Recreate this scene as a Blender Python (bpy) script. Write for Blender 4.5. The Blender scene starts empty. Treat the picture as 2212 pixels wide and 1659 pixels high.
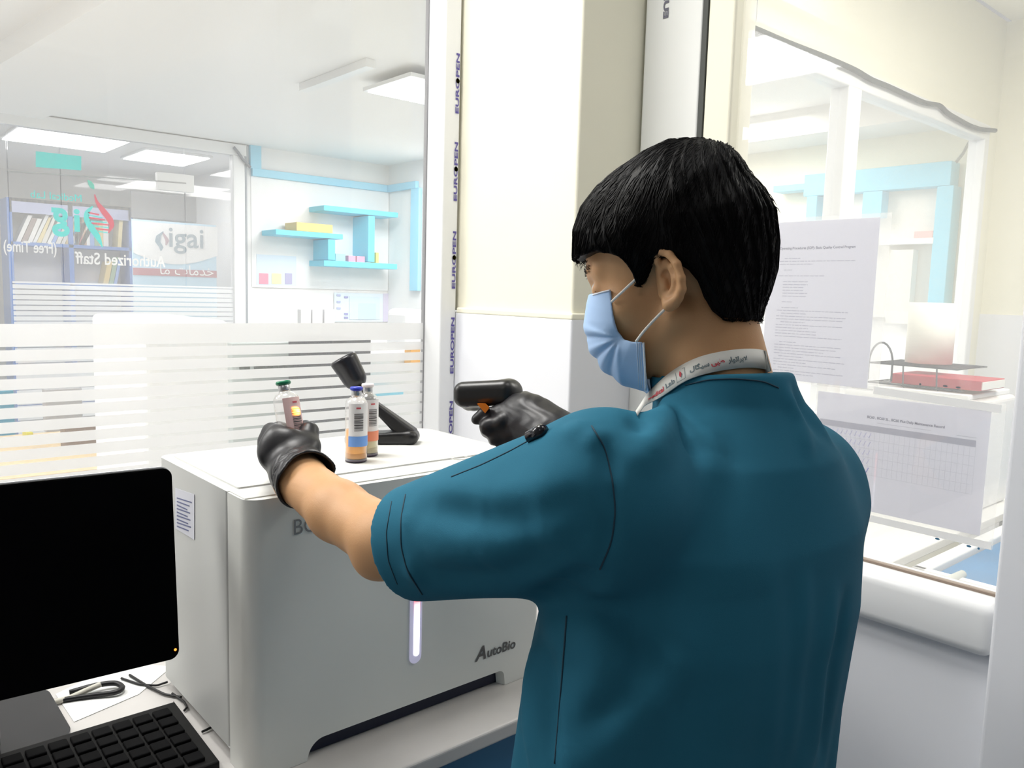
import bpy, math, random
import numpy as np
from mathutils import Vector, Matrix

# ------------------------------------------------------------------ camera, world, lights, exposure
S = bpy.context.scene
C = S.collection
FPX, YAW, PITCH, ROLL = 1742.92, math.radians(48.9154), math.radians(6.3908), math.radians(1.6297)
W, H = 2212, 1659
EYE = np.array([0.0, 0.0, 1.5])
_f = np.array([math.cos(YAW)*math.cos(PITCH), math.sin(YAW)*math.cos(PITCH), -math.sin(PITCH)])
_r = np.array([math.sin(YAW), -math.cos(YAW), 0.0])
_u = np.cross(_r, _f)
_c, _s = math.cos(ROLL), math.sin(ROLL)
CR, CU, CF = _c*_r+_s*_u, -_s*_r+_c*_u, _f
cam_d = bpy.data.cameras.new('camera')
cam_d.sensor_fit = 'HORIZONTAL'; cam_d.sensor_width = 36.0
cam_d.lens = 36.0*FPX/W
cam_d.clip_start = 0.02; cam_d.clip_end = 100
cam = bpy.data.objects.new('camera', cam_d); C.objects.link(cam)
cam.matrix_world = Matrix(((CR[0], CU[0], -CF[0], EYE[0]), (CR[1], CU[1], -CF[1], EYE[1]), (CR[2], CU[2], -CF[2], EYE[2]), (0, 0, 0, 1)))
S.camera = cam
S.view_settings.view_transform = 'Standard'
S.view_settings.look = 'None'
S.view_settings.gamma = 1.0
S.view_settings.use_curve_mapping = False
S.view_settings.exposure = 0.0
world = bpy.data.worlds.new('world'); S.world = world; world.use_nodes = True
world.node_tree.nodes['Background'].inputs[0].default_value = (0.92, 0.95, 1.0, 1)
world.node_tree.nodes['Background'].inputs[1].default_value = 0.25

def area(name, loc, size, power, color=(1, 1, 1), rot=(0, 0, 0), sy=None):
    l = bpy.data.lights.new(name, 'AREA'); l.energy = power; l.color = color
    l.shape = 'RECTANGLE'; l.size = size; l.size_y = sy or size
    o = bpy.data.objects.new(name, l); o.location = loc; o.rotation_euler = rot; C.objects.link(o)
    return o
LC = (1.0, 0.985, 0.96)
area('lab_light', (-0.46, 2.2, 2.56), 0.62, 31, LC)
area('lab_light', (-1.5, 3.4, 2.56), 0.9, 58, LC)
area('lab_light', (2.95, 3.7, 2.50), 0.9, 33, LC)
area('hall_light', (1.56, 7.13, 2.57), 0.7, 14, LC)
area('hall_light', (3.4, 5.0, 2.56), 0.8, 30, LC)
area('corridor_light', (2.9, 0.1, 2.9), 1.2, 60, (1.0, 0.97, 0.9))
area('corridor_light', (3.9, 2.9, 2.56), 0.8, 22, (1.0, 0.97, 0.9))
area('cubicle_key_and_fill', (0.9, 0.12, 2.68), 0.5, 4, (1.0, 0.985, 0.96))  # added fill, lifts the faces turned towards the camera
area('cubicle_key_and_fill', (0.35, 1.28, 2.68), 0.5, 19, (1.0, 0.985, 0.96))
area('cubicle_key_and_fill', (-1.3, -0.3, 2.66), 0.6, 5, (1.0, 0.985, 0.96))  # added fill to brighten the right-hand wall below the sill

# ------------------------------------------------------------------ measuring helpers
def ray(px, py): return CR*((px-W/2)/FPX) - CU*((py-H/2)/FPX) + CF
def D(px, py, d): return EYE + ray(px, py)*d
def AX(px, py, x): v = ray(px, py); return EYE + v*(x-EYE[0])/v[0]
def AY(px, py, y): v = ray(px, py); return EYE + v*(y-EYE[1])/v[1]
def AZ(px, py, z): v = ray(px, py); return EYE + v*(z-EYE[2])/v[2]

# ------------------------------------------------------------------ materials
MATS = {}
def mat(name, col, rough=0.5, metal=0.0, emit=None, es=1.0, bump=0.0, bscale=200.0, var=0.0, vscale=8.0, sss=0.0, coat=0.0, spec=0.5, trans=0.0, alpha=1.0):
    if name in MATS: return MATS[name]
    m = bpy.data.materials.new(name); m.use_nodes = True
    n = m.node_tree.nodes; l = m.node_tree.links; b = n['Principled BSDF']
    b.inputs['Base Color'].default_value = (*col, 1); b.inputs['Roughness'].default_value = rough
    b.inputs['Metallic'].default_value = metal
    b.inputs['Specular IOR Level'].default_value = spec
    b.inputs['Coat Weight'].default_value = coat
    b.inputs['Transmission Weight'].default_value = trans
    if sss:
        b.inputs['Subsurface Weight'].default_value = sss; b.inputs['Subsurface Radius'].default_value = (0.012, 0.005, 0.003)
        b.inputs['Subsurface Scale'].default_value = 1.0
    if emit: b.inputs['Emission Color'].default_value = (*emit, 1); b.inputs['Emission Strength'].default_value = es
    tc = n.new('ShaderNodeTexCoord')
    if var:
        t = n.new('ShaderNodeTexNoise'); t.inputs['Scale'].default_value = vscale; t.inputs['Detail'].default_value = 4
        l.new(tc.outputs['Object'], t.inputs['Vector'])
        mx = n.new('ShaderNodeMix'); mx.data_type = 'RGBA'
        mx.inputs[6].default_value = (*[c*(1-var) for c in col], 1); mx.inputs[7].default_value = (*[min(1, c*(1+var)) for c in col], 1)
        l.new(t.outputs['Fac'], mx.inputs[0]); l.new(mx.outputs[2], b.inputs['Base Color'])
    if bump:
        t = n.new('ShaderNodeTexNoise'); t.inputs['Scale'].default_value = bscale; t.inputs['Detail'].default_value = 3
        l.new(tc.outputs['Object'], t.inputs['Vector'])
        bp = n.new('ShaderNodeBump'); bp.inputs['Strength'].default_value = bump; bp.inputs['Distance'].default_value = 0.002
        l.new(t.outputs['Fac'], bp.inputs['Height']); l.new(bp.outputs['Normal'], b.inputs['Normal'])
    MATS[name] = m; return m
def glassmat(name, tint=(1, 1, 1), veil=0.0, gloss=1.0, ior=1.45, veilcol=(1, 1, 1), rim=5.0):
    """clear sheet: see-through with fresnel reflection, plus a scattering veil"""
    if name in MATS: return MATS[name]
    m = bpy.data.materials.new(name); m.use_nodes = True
    n = m.node_tree.nodes; l = m.node_tree.links; n.remove(n['Principled BSDF']); out = n['Material Output']
    tr = n.new('ShaderNodeBsdfTransparent'); tr.inputs[0].default_value = (*tint, 1)
    gl = n.new('ShaderNodeBsdfGlossy'); gl.inputs['Roughness'].default_value = 0.02; gl.inputs[0].default_value = (gloss, gloss, gloss, 1)
    lw = n.new('ShaderNodeLayerWeight'); lw.inputs[0].default_value = 0.5
    pw = n.new('ShaderNodeMath'); pw.operation = 'POWER'; pw.inputs[1].default_value = rim; l.new(lw.outputs['Facing'], pw.inputs[0])
    fr = n.new('ShaderNodeMath'); fr.operation = 'MULTIPLY_ADD'; fr.inputs[1].default_value = 0.9; fr.inputs[2].default_value = ((ior-1)/(ior+1))**2; l.new(pw.outputs[0], fr.inputs[0])
    mx = n.new('ShaderNodeMixShader'); l.new(fr.outputs[0], mx.inputs[0]); l.new(tr.outputs[0], mx.inputs[1]); l.new(gl.outputs[0], mx.inputs[2])
    last = mx
    if veil:
        a = n.new('ShaderNodeBsdfDiffuse'); a.inputs[0].default_value = (*veilcol, 1)
        b = n.new('ShaderNodeBsdfTranslucent'); b.inputs[0].default_value = (*veilcol, 1)
        ab = n.new('ShaderNodeMixShader'); ab.inputs[0].default_value = 0.5; l.new(a.outputs[0], ab.inputs[1]); l.new(b.outputs[0], ab.inputs[2])
        m2 = n.new('ShaderNodeMixShader'); m2.inputs[0].default_value = veil
        l.new(mx.outputs[0], m2.inputs[1]); l.new(ab.outputs[0], m2.inputs[2]); last = m2
    l.new(last.outputs[0], out.inputs[0]); MATS[name] = m; return m

WHITE = mat('white_upvc', (0.86, 0.87, 0.88), 0.35, bump=0.02)
CREAM = mat('cream_paint', (0.91, 0.88, 0.73), 0.7, var=0.03, vscale=3, bump=0.08, bscale=60)
TILE = mat('white_tile', (0.86, 0.87, 0.91), 0.3, var=0.015, vscale=2)
WALLW = mat('white_wall_paint', (0.90, 0.90, 0.90), 0.8, var=0.01, vscale=2)
CEIL = mat('ceiling_paint', (0.92, 0.92, 0.91), 0.9, var=0.01, vscale=1.5)
BLUE = mat('sky_blue_board', (0.16, 0.62, 0.85), 0.45)
BLACKP = mat('black_plastic', (0.006, 0.006, 0.007), 0.38, bump=0.05, bscale=900)
LIGHTPANEL = mat('lamp_diffuser', (1, 1, 1), 0.5, emit=(1, 1, 0.98), es=6)
CLEAR = glassmat('window_glass', veil=0.10)  # white veil paints the glare haze over the lab into the glass
CLEARR = glassmat('window_glass_side', veil=0.16)
FROST = glassmat('frosted_film', veil=0.93, veilcol=(0.95, 0.95, 0.95))
STRIPE2 = glassmat('far_frosted_film', veil=0.85)

# ------------------------------------------------------------------ mesh helpers
class MB:
    def __init__(s): s.v = []; s.f = []; s.m = []; s.cur = 0; s.smooth = []; s.sm = False
    def add(s, vs, fs, sm=None):
        k = len(s.v); s.v += [tuple(map(float, p)) for p in vs]
        for f in fs: s.f.append(tuple(i+k for i in f)); s.m.append(s.cur); s.smooth.append(s.sm if sm is None else sm)
        return s
    def box(s, a, b):
        x0, y0, z0 = a; x1, y1, z1 = b
        if x0 > x1: x0, x1 = x1, x0
        if y0 > y1: y0, y1 = y1, y0
        if z0 > z1: z0, z1 = z1, z0
        v = [(x0, y0, z0), (x1, y0, z0), (x1, y1, z0), (x0, y1, z0), (x0, y0, z1), (x1, y0, z1), (x1, y1, z1), (x0, y1, z1)]
        return s.add(v, [(0, 3, 2, 1), (4, 5, 6, 7), (0, 1, 5, 4), (1, 2, 6, 5), (2, 3, 7, 6), (3, 0, 4, 7)])
    def prism(s, pts, off, sm=False):
        """closed polygon of 3-D points swept by the vector off, both ends capped"""
        n = len(pts); pts = [np.array(p, float) for p in pts]; off = np.array(off, float)
        v = pts+[p+off for p in pts]
        f = [tuple(range(n-1, -1, -1)), tuple(range(n, 2*n))]
        s.add(v, f); 
        s.add(v, [(i, (i+1) % n, n+(i+1) % n, n+i) for i in range(n)], sm)
        return s
    def tube(s, path, r, n=8, caps=True, closed=False):
        path = [np.array(p, float) for p in path]; m = len(path)
        rs = r if hasattr(r, '__len__') else [r]*m
        prev = None; vs = []
        for i, p in enumerate(path):
            a = path[(i-1) % m] if (closed or i > 0) else p; b = path[(i+1) % m] if (closed or i < m-1) else p
            t = b-a; t = t/(np.linalg.norm(t)+1e-12)
            if prev is None:
                h = np.array([0, 0, 1.0]) if abs(t[2]) < .9 else np.array([1.0, 0, 0])
                nrm = np.cross(t, h)
            else: nrm = prev-t*np.dot(prev, t)
            nrm = nrm/(np.linalg.norm(nrm)+1e-12); prev = nrm; bn = np.cross(t, nrm)
            for k in range(n):
                a_ = 2*math.pi*k/n; vs.append(p+rs[i]*(math.cos(a_)*nrm+math.sin(a_)*bn))
        fs = []
        for i in range(m if closed else m-1):
            j = (i+1) % m
            for k in range(n): fs.append((i*n+k, i*n+(k+1) % n, j*n+(k+1) % n, j*n+k))
        if caps and not closed: fs += [tuple(range(n-1, -1, -1)), tuple((m-1)*n+k for k in range(n))]
        return s.add(vs, fs, True)
    def lathe(s, base, prof, axis=(0, 0, 1), n=28, arc=None):
        """profile (radius, height) turned round an axis through base"""
        base = np.array(base, float); ax = np.array(axis, float); ax /= np.linalg.norm(ax)
        h = np.array([1.0, 0, 0]) if abs(ax[0]) < .9 else np.array([0, 1.0, 0])
        e1 = np.cross(ax, h); e1 /= np.linalg.norm(e1); e2 = np.cross(ax, e1)
        vs = []; m = len(prof)
        a0, a1 = arc if arc else (0, 2*math.pi); nn = n if not arc else n+1
        for r, z in prof:
            for k in range(nn):
                a = a0+(a1-a0)*k/n; vs.append(base+ax*z+r*(math.cos(a)*e1+math.sin(a)*e2))
        fs = []
        for i in range(m-1):
            for k in range(n):
                k2 = (k+1) % n if not arc else k+1
                fs.append((i*nn+k, i*nn+k2, (i+1)*nn+k2, (i+1)*nn+k))
        s.add(vs, fs, True)
        if not arc:
            if prof[0][0] > 1e-5: s.f.append(tuple(len(s.v)-m*nn+k for k in range(nn-1, -1, -1))); s.m.append(s.cur); s.smooth.append(False)
            if prof[-1][0] > 1e-5: s.f.append(tuple(len(s.v)-nn+k for k in range(nn))); s.m.append(s.cur); s.smooth.append(False)
        return s
    def build(s, name, mats, parent=None, loc=None, bevel=0.0, smooth_all=False, **tags):
        if not isinstance(mats, (list, tuple)): mats = [mats]
        base = np.array(parent['_w']) if parent is not None else (np.array(loc, float) if loc is not None else np.zeros(3))
        me = bpy.data.meshes.new(name)
        me.from_pydata([tuple(np.array(p)-base) for p in s.v], [], s.f)
        for m in mats: me.materials.append(m)
        me.polygons.foreach_set('material_index', s.m)
        me.polygons.foreach_set('use_smooth', [True]*len(s.f) if smooth_all else s.smooth)
        me.validate(); me.update()
        o = bpy.data.objects.new(name, me); C.objects.link(o)
        if parent is not None: o.parent = parent
        elif loc is not None: o.location = base
        o['_w'] = [float(x) for x in base]
        if bevel:
            b = o.modifiers.new('bevel', 'BEVEL'); b.width = bevel; b.segments = 4; b.limit_method = 'ANGLE'; b.angle_limit = math.radians(40); b.use_clamp_overlap = True
        for k, v in tags.items(): o[k] = v
        return o
def thing(name, label, cat, loc, group=None):
    o = bpy.data.objects.new(name, None); C.objects.link(o); o.location = loc; o.empty_display_size = 0.05
    o['_w'] = [float(x) for x in loc]; o['label'] = label; o['category'] = cat
    if group: o['group'] = group
    return o
def box(name, a, b, m, parent=None, bevel=0.0, **t): return MB().box(a, b).build(name, m, parent, bevel=bevel, **t)
def struct(name, mb, m, bevel=0.0): return mb.build(name, m, bevel=bevel, kind='structure')
def setting(name, loc=(0, 0, 0)):
    o = bpy.data.objects.new(name, None); C.objects.link(o); o.location = loc; o['_w'] = list(map(float, loc)); o['kind'] = 'structure'; return o
def quadbox(pts, n):  # a flat plate: four corners swept by n
    return MB().prism(pts, n)
def text_geo(s, size=1.0, align='LEFT', bold=0.0, shear=0.0):
    cu = bpy.data.curves.new('t', 'FONT'); cu.body = s; cu.size = size; cu.align_x = align; cu.offset = bold; cu.shear = shear; cu.resolution_u = 4
    o = bpy.data.objects.new('t', cu); C.objects.link(o)
    bpy.context.view_layer.update()
    dg = bpy.context.evaluated_depsgraph_get(); me = bpy.data.meshes.new_from_object(o.evaluated_get(dg))
    v = [tuple(p.co) for p in me.vertices]; f = [tuple(p.vertices) for p in me.polygons]
    bpy.data.objects.remove(o); bpy.data.curves.remove(cu); bpy.data.meshes.remove(me)
    return v, f
def text_on(mb, s, size, fn, **k):
    v, f = text_geo(s, size, **k)
    mb.add([fn(p[0], p[1]) for p in v], f); return mb
def planefn(o, ex, ey, off=(0, 0, 0)):
    o = np.array(o, float)+np.array(off, float); ex = np.array(ex, float); ey = np.array(ey, float)
    return lambda x, y: o+ex*x+ey*y

# ------------------------------------------------------------------ implicit surface helpers
def smin(a, b, k):
    h = np.clip(0.5+0.5*(b-a)/k, 0, 1); return b+(a-b)*h-k*h*(1-h)
def smax(a, b, k): return -smin(-a, -b, k)
def rc(P, a, b, ra, rb, fl=None, ratio=1.0):
    """round cone from a to b; fl: direction along which the section is scaled by ratio"""
    a = np.array(a, float); b = np.array(b, float); ab = b-a
    q = P-a; t = np.clip(q@ab/(ab@ab+1e-12), 0, 1); d = q-t[:, None]*ab
    if fl is not None:
        f = np.array(fl, float); f = f/np.linalg.norm(f); c = d@f; d = d+np.outer(c*(1/ratio-1), f)
    return np.sqrt((d*d).sum(1))-(ra+(rb-ra)*t)
def ell(P, c, r, ax=None):
    q = P-np.array(c, float)
    if ax is not None: q = q@np.array(ax, float).T
    r = np.array(r, float); k0 = np.sqrt(((q/r)**2).sum(1)); k1 = np.sqrt(((q/(r*r))**2).sum(1))+1e-9
    return k0*(k0-1)/k1
def chain(P, pts, rs, k=0.004, fl=None, ratio=1.0):
    d = None
    for i in range(len(pts)-1):
        e = rc(P, pts[i], pts[i+1], rs[i], rs[i+1], fl, ratio); d = e if d is None else smin(d, e, k)
    return d
def poly2(P2, poly):
    """signed distance to a closed 2-D polygon (negative inside)"""
    poly = np.array(poly, float); n = len(poly); d = np.full(len(P2), 1e9); ins = np.zeros(len(P2), bool)
    for i in range(n):
        a = poly[i]; b = poly[(i+1) % n]; e = b-a; w = P2-a; t = np.clip(w@e/(e@e+1e-15), 0, 1)
        q = w-t[:, None]*e; d = np.minimum(d, (q*q).sum(1))
        c = ((a[1] <= P2[:, 1]) & (b[1] > P2[:, 1])) | ((b[1] <= P2[:, 1]) & (a[1] > P2[:, 1]))
        with np.errstate(divide='ignore', invalid='ignore'):
            xx = a[0]+(P2[:, 1]-a[1])/(b[1]-a[1]+1e-15)*(b[0]-a[0])
        ins ^= c & (P2[:, 0] < xx)
    d = np.sqrt(d); return np.where(ins, -d, d)
def dline(P2, line):
    line = np.array(line, float); d = np.full(len(P2), 1e9)
    for i in range(len(line)-1):
        a = line[i]; b = line[i+1]; e = b-a; w = P2-a; t = np.clip(w@e/(e@e+1e-15), 0, 1)
        q = w-t[:, None]*e; d = np.minimum(d, (q*q).sum(1))
    return np.sqrt(d)
def mesh_sdf(f, lo, hi, h, margin=1.6):
    lo = np.array(lo, float); hi = np.array(hi, float); B = 6
    nb = np.ceil((hi-lo)/(h*B)).astype(int); n = nb*B
    cx = [lo[i]+h*(np.arange(nb[i])*B+(B-1)/2) for i in range(3)]
    G = np.stack(np.meshgrid(*cx, indexing='ij'), -1).reshape(-1, 3)
    fc = np.concatenate([f(G[i:i+200000]) for i in range(0, len(G), 200000)])
    F = fc.reshape(nb).repeat(B, 0).repeat(B, 1).repeat(B, 2).astype(np.float32)
    act = np.argwhere((np.abs(fc) < h*B*0.87*margin).reshape(nb))
    o = np.stack(np.meshgrid(*[np.arange(B)]*3, indexing='ij'), -1).reshape(-1, 3)
    for i in range(0, len(act), 1500):
        idx = (act[i:i+1500, None, :]*B+o[None]).reshape(-1, 3)
        F[idx[:, 0], idx[:, 1], idx[:, 2]] = f(lo+idx*h)
    S_ = F < 0
    cs = np.zeros(np.array(F.shape)-1, np.uint8)
    for dx in (0, 1):
        for dy in (0, 1):
            for dz in (0, 1): cs += S_[dx:dx+n[0]-1, dy:dy+n[1]-1, dz:dz+n[2]-1]
    cells = np.argwhere((cs > 0) & (cs < 8))
    vid = np.full(cs.shape, -1, np.int32); vid[cells[:, 0], cells[:, 1], cells[:, 2]] = np.arange(len(cells))
    cor = [(a, b, c) for a in (0, 1) for b in (0, 1) for c in (0, 1)]
    val = np.stack([F[cells[:, 0]+a, cells[:, 1]+b, cells[:, 2]+c] for a, b, c in cor], 1).astype(float)
    acc = np.zeros((len(cells), 3)); cnt = np.zeros(len(cells))
    for i in range(8):
        for j in range(i+1, 8):
            if sum(abs(cor[i][k]-cor[j][k]) for k in range(3)) != 1: continue
            x = (val[:, i] < 0) != (val[:, j] < 0); t = np.where(x, val[:, i]/np.where(x, val[:, i]-val[:, j], 1), 0)
            p = np.array(cor[i])+t[:, None]*(np.array(cor[j])-np.array(cor[i])); acc += p*x[:, None]; cnt += x
    V = lo+h*(cells+acc/cnt[:, None])
    faces = []
    for ax in range(3):
        sl0 = [slice(None)]*3; sl1 = [slice(None)]*3; sl0[ax] = slice(0, -1); sl1[ax] = slice(1, None)
        A = S_[tuple(sl0)]; Bq = S_[tuple(sl1)]; e = np.argwhere(A != Bq); u, w = [(1, 2), (2, 0), (0, 1)][ax]
        e = e[(e[:, u] > 0) & (e[:, w] > 0) & (e[:, u] < vid.shape[u]) & (e[:, w] < vid.shape[w])]
        inside = A[e[:, 0], e[:, 1], e[:, 2]]
        def g(du, dw):
            q = e.copy(); q[:, u] -= du; q[:, w] -= dw; return vid[q[:, 0], q[:, 1], q[:, 2]]
        q = np.stack([g(1, 1), g(0, 1), g(0, 0), g(1, 0)], 1)
        q[~inside] = q[~inside][:, ::-1]; faces.append(q)
    Fq = np.concatenate(faces); Fq = Fq[(Fq >= 0).all(1)]
    return V, Fq
def obj_np(name, parts, m, parent, smooth=True, **tags):
    """parts: list of (V, F) arrays joined into one mesh"""
    base = np.array(parent['_w']) if parent is not None else np.zeros(3)
    vs = []; fs = []; k = 0
    for V, F in parts: vs.append(V-base); fs += [tuple(int(i)+k for i in q) for q in F]; k += len(V)
    me = bpy.data.meshes.new(name); me.from_pydata([tuple(p) for p in np.concatenate(vs)], [], fs)
    mm = m if isinstance(m, (list, tuple)) else [m]
    for q in mm: me.materials.append(q)
    me.polygons.foreach_set('use_smooth', [smooth]*len(fs)); me.update()
    o = bpy.data.objects.new(name, me); C.objects.link(o)
    if parent is not None: o.parent = parent
    o['_w'] = list(map(float, base))
    for a, b in tags.items(): o[a] = b
    return o
def smooth_mesh(V, F, it=2, lam=0.5):
    E = np.concatenate([F[:, [0, 1]], F[:, [1, 2]], F[:, [2, 3]], F[:, [3, 0]]])
    for _ in range(it):
        s = np.zeros_like(V); c = np.zeros(len(V))
        np.add.at(s, E[:, 0], V[E[:, 1]]); np.add.at(s, E[:, 1], V[E[:, 0]]); np.add.at(c, E[:, 0], 1); np.add.at(c, E[:, 1], 1)
        V = V+lam*(s/np.maximum(c, 1)[:, None]-V)
    return V
def hit(px, py, f, d0=0.5, d1=1.4, n=500):
    v = ray(px, py); ds = np.linspace(d0, d1, n); x = f(EYE+v*ds[:, None]); i = np.argmax(x < 0)
    if not (x < 0).any(): i = int(np.argmin(x)); return EYE+v*ds[i]
    if i == 0: return EYE+v*ds[0]
    t = x[i-1]/(x[i-1]-x[i]); return EYE+v*(ds[i-1]+t*(ds[i]-ds[i-1]))

#SECTIONS#
# ================================================================== the cubicle: floor, walls, glass
FLOORM = mat('grey_vinyl_floor', (0.42, 0.45, 0.48), 0.4, var=0.06, vscale=5)
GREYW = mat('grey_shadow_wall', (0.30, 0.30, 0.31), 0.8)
GASKET = mat('dark_rubber_gasket', (0.05, 0.055, 0.05), 0.6)
struct('floor', MB().box((-4, -1.8, -0.1), (4.9, 10, 0)), FLOORM)
struct('ceiling', MB().box((-1.8, -1.8, 2.75), (1.46, 1.56, 2.85)), CEIL)
struct('ceiling', MB().box((1.46, -1.8, 2.95), (4.9, 1.6, 3.05)), mat('cream_ceiling', (0.93, 0.91, 0.82), 0.9))
struct('ceiling', MB().box((-4, 1.7, 2.6), (4.9, 10, 2.7)), CEIL)
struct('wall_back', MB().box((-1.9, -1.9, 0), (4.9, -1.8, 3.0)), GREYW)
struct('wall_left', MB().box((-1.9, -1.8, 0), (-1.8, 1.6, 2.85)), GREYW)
# low wall under the left glass and lintel above it
struct('wall_front', MB().box((-1.9, 1.6, 0), (1.19, 1.7, 0.855)), WALLW)
struct('trim_1', MB().box((-1.9, 1.56, 2.5), (1.46, 1.7, 2.95)).box((-4, 1.6, 0), (-1.9, 1.7, 2.9)), CREAM)
# corner column: cream above, white tile with a small ledge below z = 1.463
cm = MB().box((1.195, 1.187, 1.455), (1.46, 1.70, 2.75)); struct('wall_column', cm, CREAM, bevel=0.006)
tm = MB().box((1.187, 1.179, 0), (1.46, 1.62, 1.452)); struct('wall_column_tile', tm, TILE, bevel=0.005)
struct('trim_2', MB().box((1.186, 1.178, 1.449), (1.46, 1.575, 1.463)), CREAM, bevel=0.004)

# ---- left glass window of the cubicle
w1 = setting('window_1', (0, 1.62, 0.86))
fr = MB().box((1.14, 1.575, 0.86), (1.186, 1.655, 2.5)).box((-1.9, 1.60, 0.86), (1.14, 1.655, 0.93)).box((-1.9, 1.60, 2.42), (1.14, 1.655, 2.5)).box((-1.9, 1.6, 0.86), (-1.84, 1.655, 2.5))
fr.build('window_frame', WHITE, w1, bevel=0.004)
box('gasket', (1.137, 1.640, 0.93), (1.1402, 1.652, 2.42), mat('grey_gasket', (0.30, 0.30, 0.31), .6), w1)
box('pane', (-1.84, 1.643, 0.93), (1.139, 1.649, 2.42), CLEAR, w1)
film = MB()
z = 1.4225; zs = []
for k in range(20):
    hi = 1.3765-0.0255*(k-1) if k else z
    lo = 1.3825-0.0255*k
    if lo < 0.94: break
    zs.append((lo, hi))
for lo, hi in zs: film.add([(-1.84, 1.6415, lo), (1.137, 1.6415, lo), (1.137, 1.6415, hi), (-1.84, 1.6415, hi)], [(0, 1, 2, 3)])
film.build('frosted_strip_film', FROST, w1)
# printed protective tape on the post
tape = MB(); NAVY = mat('navy_print', (0.10, 0.08, 0.33), 0.5); YEL = mat('yellow_print', (0.85, 0.78, 0.02), 0.5)
TZ = [AY(980, yy, 1.5735)[2] for yy in (245, 435, 625, 808, 985, 1150)]
for zc in TZ:
    text_on(tape, 'EUROPEN', 0.0300, lambda x, y, zc=zc: (1.181-y*0.45, 1.5735, zc+x*1.05), bold=0.0008)
tape.build('tape_lettering', NAVY, w1)
yd = MB()
for zc in TZ[:3]:
    yd.lathe((1.1765, 1.5730, zc+0.0755), [(0.0, 0), (0.0055, 0)], (0, -1, 0), 16)
yd.build('tape_dot', YEL, w1)

# ---- right glass window of the cubicle (x = 1.38), low wall beneath, jamb at y = .405
struct('wall_right', MB().box((1.38, 0.3, 0), (1.46, 1.187, 0.96)), TILE)
struct('wall_right_panel', MB().box((1.335, -1.8, 0), (1.46, 0.405, 2.75)), TILE, bevel=0.006)
w2 = setting('window_2', (1.40, 0.8, 1.0))
MB().box((1.375, 1.03, 1.04), (1.45, 1.18, 2.75)).build('window_frame', mat('aged_upvc', (0.74, 0.75, 0.73), 0.4), w2, bevel=0.006)
box('gasket', (1.374, 1.018, 1.04), (1.44, 1.030, 2.75), GASKET, w2)
MB().box((1.376, 0.955, 1.04), (1.45, 1.018, 2.75)).build('glazing_bead', CREAM, w2, bevel=0.006)
MB().box((1.345, 0.405, 0.957), (1.45, 1.18, 1.043)).build('window_sill', WHITE, w2, bevel=0.018, smooth_all=True)
box('gasket', (1.398, 0.405, 1.043), (1.412, 0.955, 1.047), mat('brown_gasket', (0.25, 0.19, 0.15), 0.6), w2)
box('pane', (1.402, 0.405, 1.045), (1.408, 0.956, 2.75), CLEARR, w2)
tp2 = MB(); text_on(tp2, 'EUROPEN', 0.03, lambda x, y: (1.3738, 1.13-y*0.6, AX(1422, 45, 1.374)[2]+x), bold=0.0012)
tp2.build('tape_lettering', mat('grey_print', (0.12, 0.12, 0.16), 0.5), w2)

# ---- third window (same wall line as the left glass, beyond the side glass)
x0w, x1w = 2.246, 4.53
struct('wall_front_right', MB().box((1.46, 1.62, 2.41), (4.9, 1.7, 2.95)).box((1.46, 1.62, 0), (x0w-0.05, 1.7, 2.41)).box((x1w+0.02, 1.62, 0), (4.9, 1.7, 2.41)).box((x0w-0.05, 1.62, 0), (x1w+0.02, 1.7, 1.0)), CREAM)
w3 = setting('window_3', (3.3, 1.63, 1.0))
f3 = MB().box((x0w-0.05, 1.6, 2.335), (x1w+.02, 1.68, 2.41)).box((3.085, 1.6, 1.0), (3.19, 1.68, 2.34)).box((x1w-0.04, 1.6, 1.0), (x1w+0.02, 1.68, 2.34)).box((x0w-0.05, 1.6, 1.0), (x0w, 1.68, 2.34)).box((x0w, 1.6, 1.0), (x1w, 1.68, 1.06))
f3.build('window_frame', WHITE, w3, bevel=0.008)
box('pane', (x0w, 1.638, 1.06), (3.09, 1.642, 2.34), glassmat('window_glass_far', veil=0.05), w3)
box('pane', (3.19, 1.638, 1.06), (x1w-0.04, 1.642, 2.34), glassmat('window_glass_far'), w3)
struct('wall_right_end', MB().box((4.7, -1.8, 1.463), (4.9, 10, 2.95)), CREAM)
struct('wall_right_end_tile', MB().box((4.69, -1.8, 0), (4.9, 1.62, 1.463)), TILE)
struct('wall_right_end_lower', MB().box((4.7, 1.7, 0), (4.9, 10, 1.463)), WALLW)

# ---- rooms beyond the left glass
struct('wall_far_left', MB().box((-4, 9.6, 0), (3.15, 9.7, 2.6)), mat('pale_grey_wall', (0.62, 0.62, 0.63), 0.8))
struct('wall_far_return', MB().box((3.05, 6.4, 0), (3.15, 9.7, 2.6)), WALLW)
struct('wall_far_right', MB().box((2.70, 6.31, 0), (3.99, 6.4, 2.6)).box((3.97, 5.2, 0), (4.07, 6.4, 2.6)), WALLW)
struct('wall_far_lintel', MB().box((2.66, 6.3, 0), (2.70, 6.4, 2.6)), WALLW)
struct('wall_left_far', MB().box((-4, 1.6, 0), (-3.9, 9.7, 2.85)), WALLW)
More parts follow.
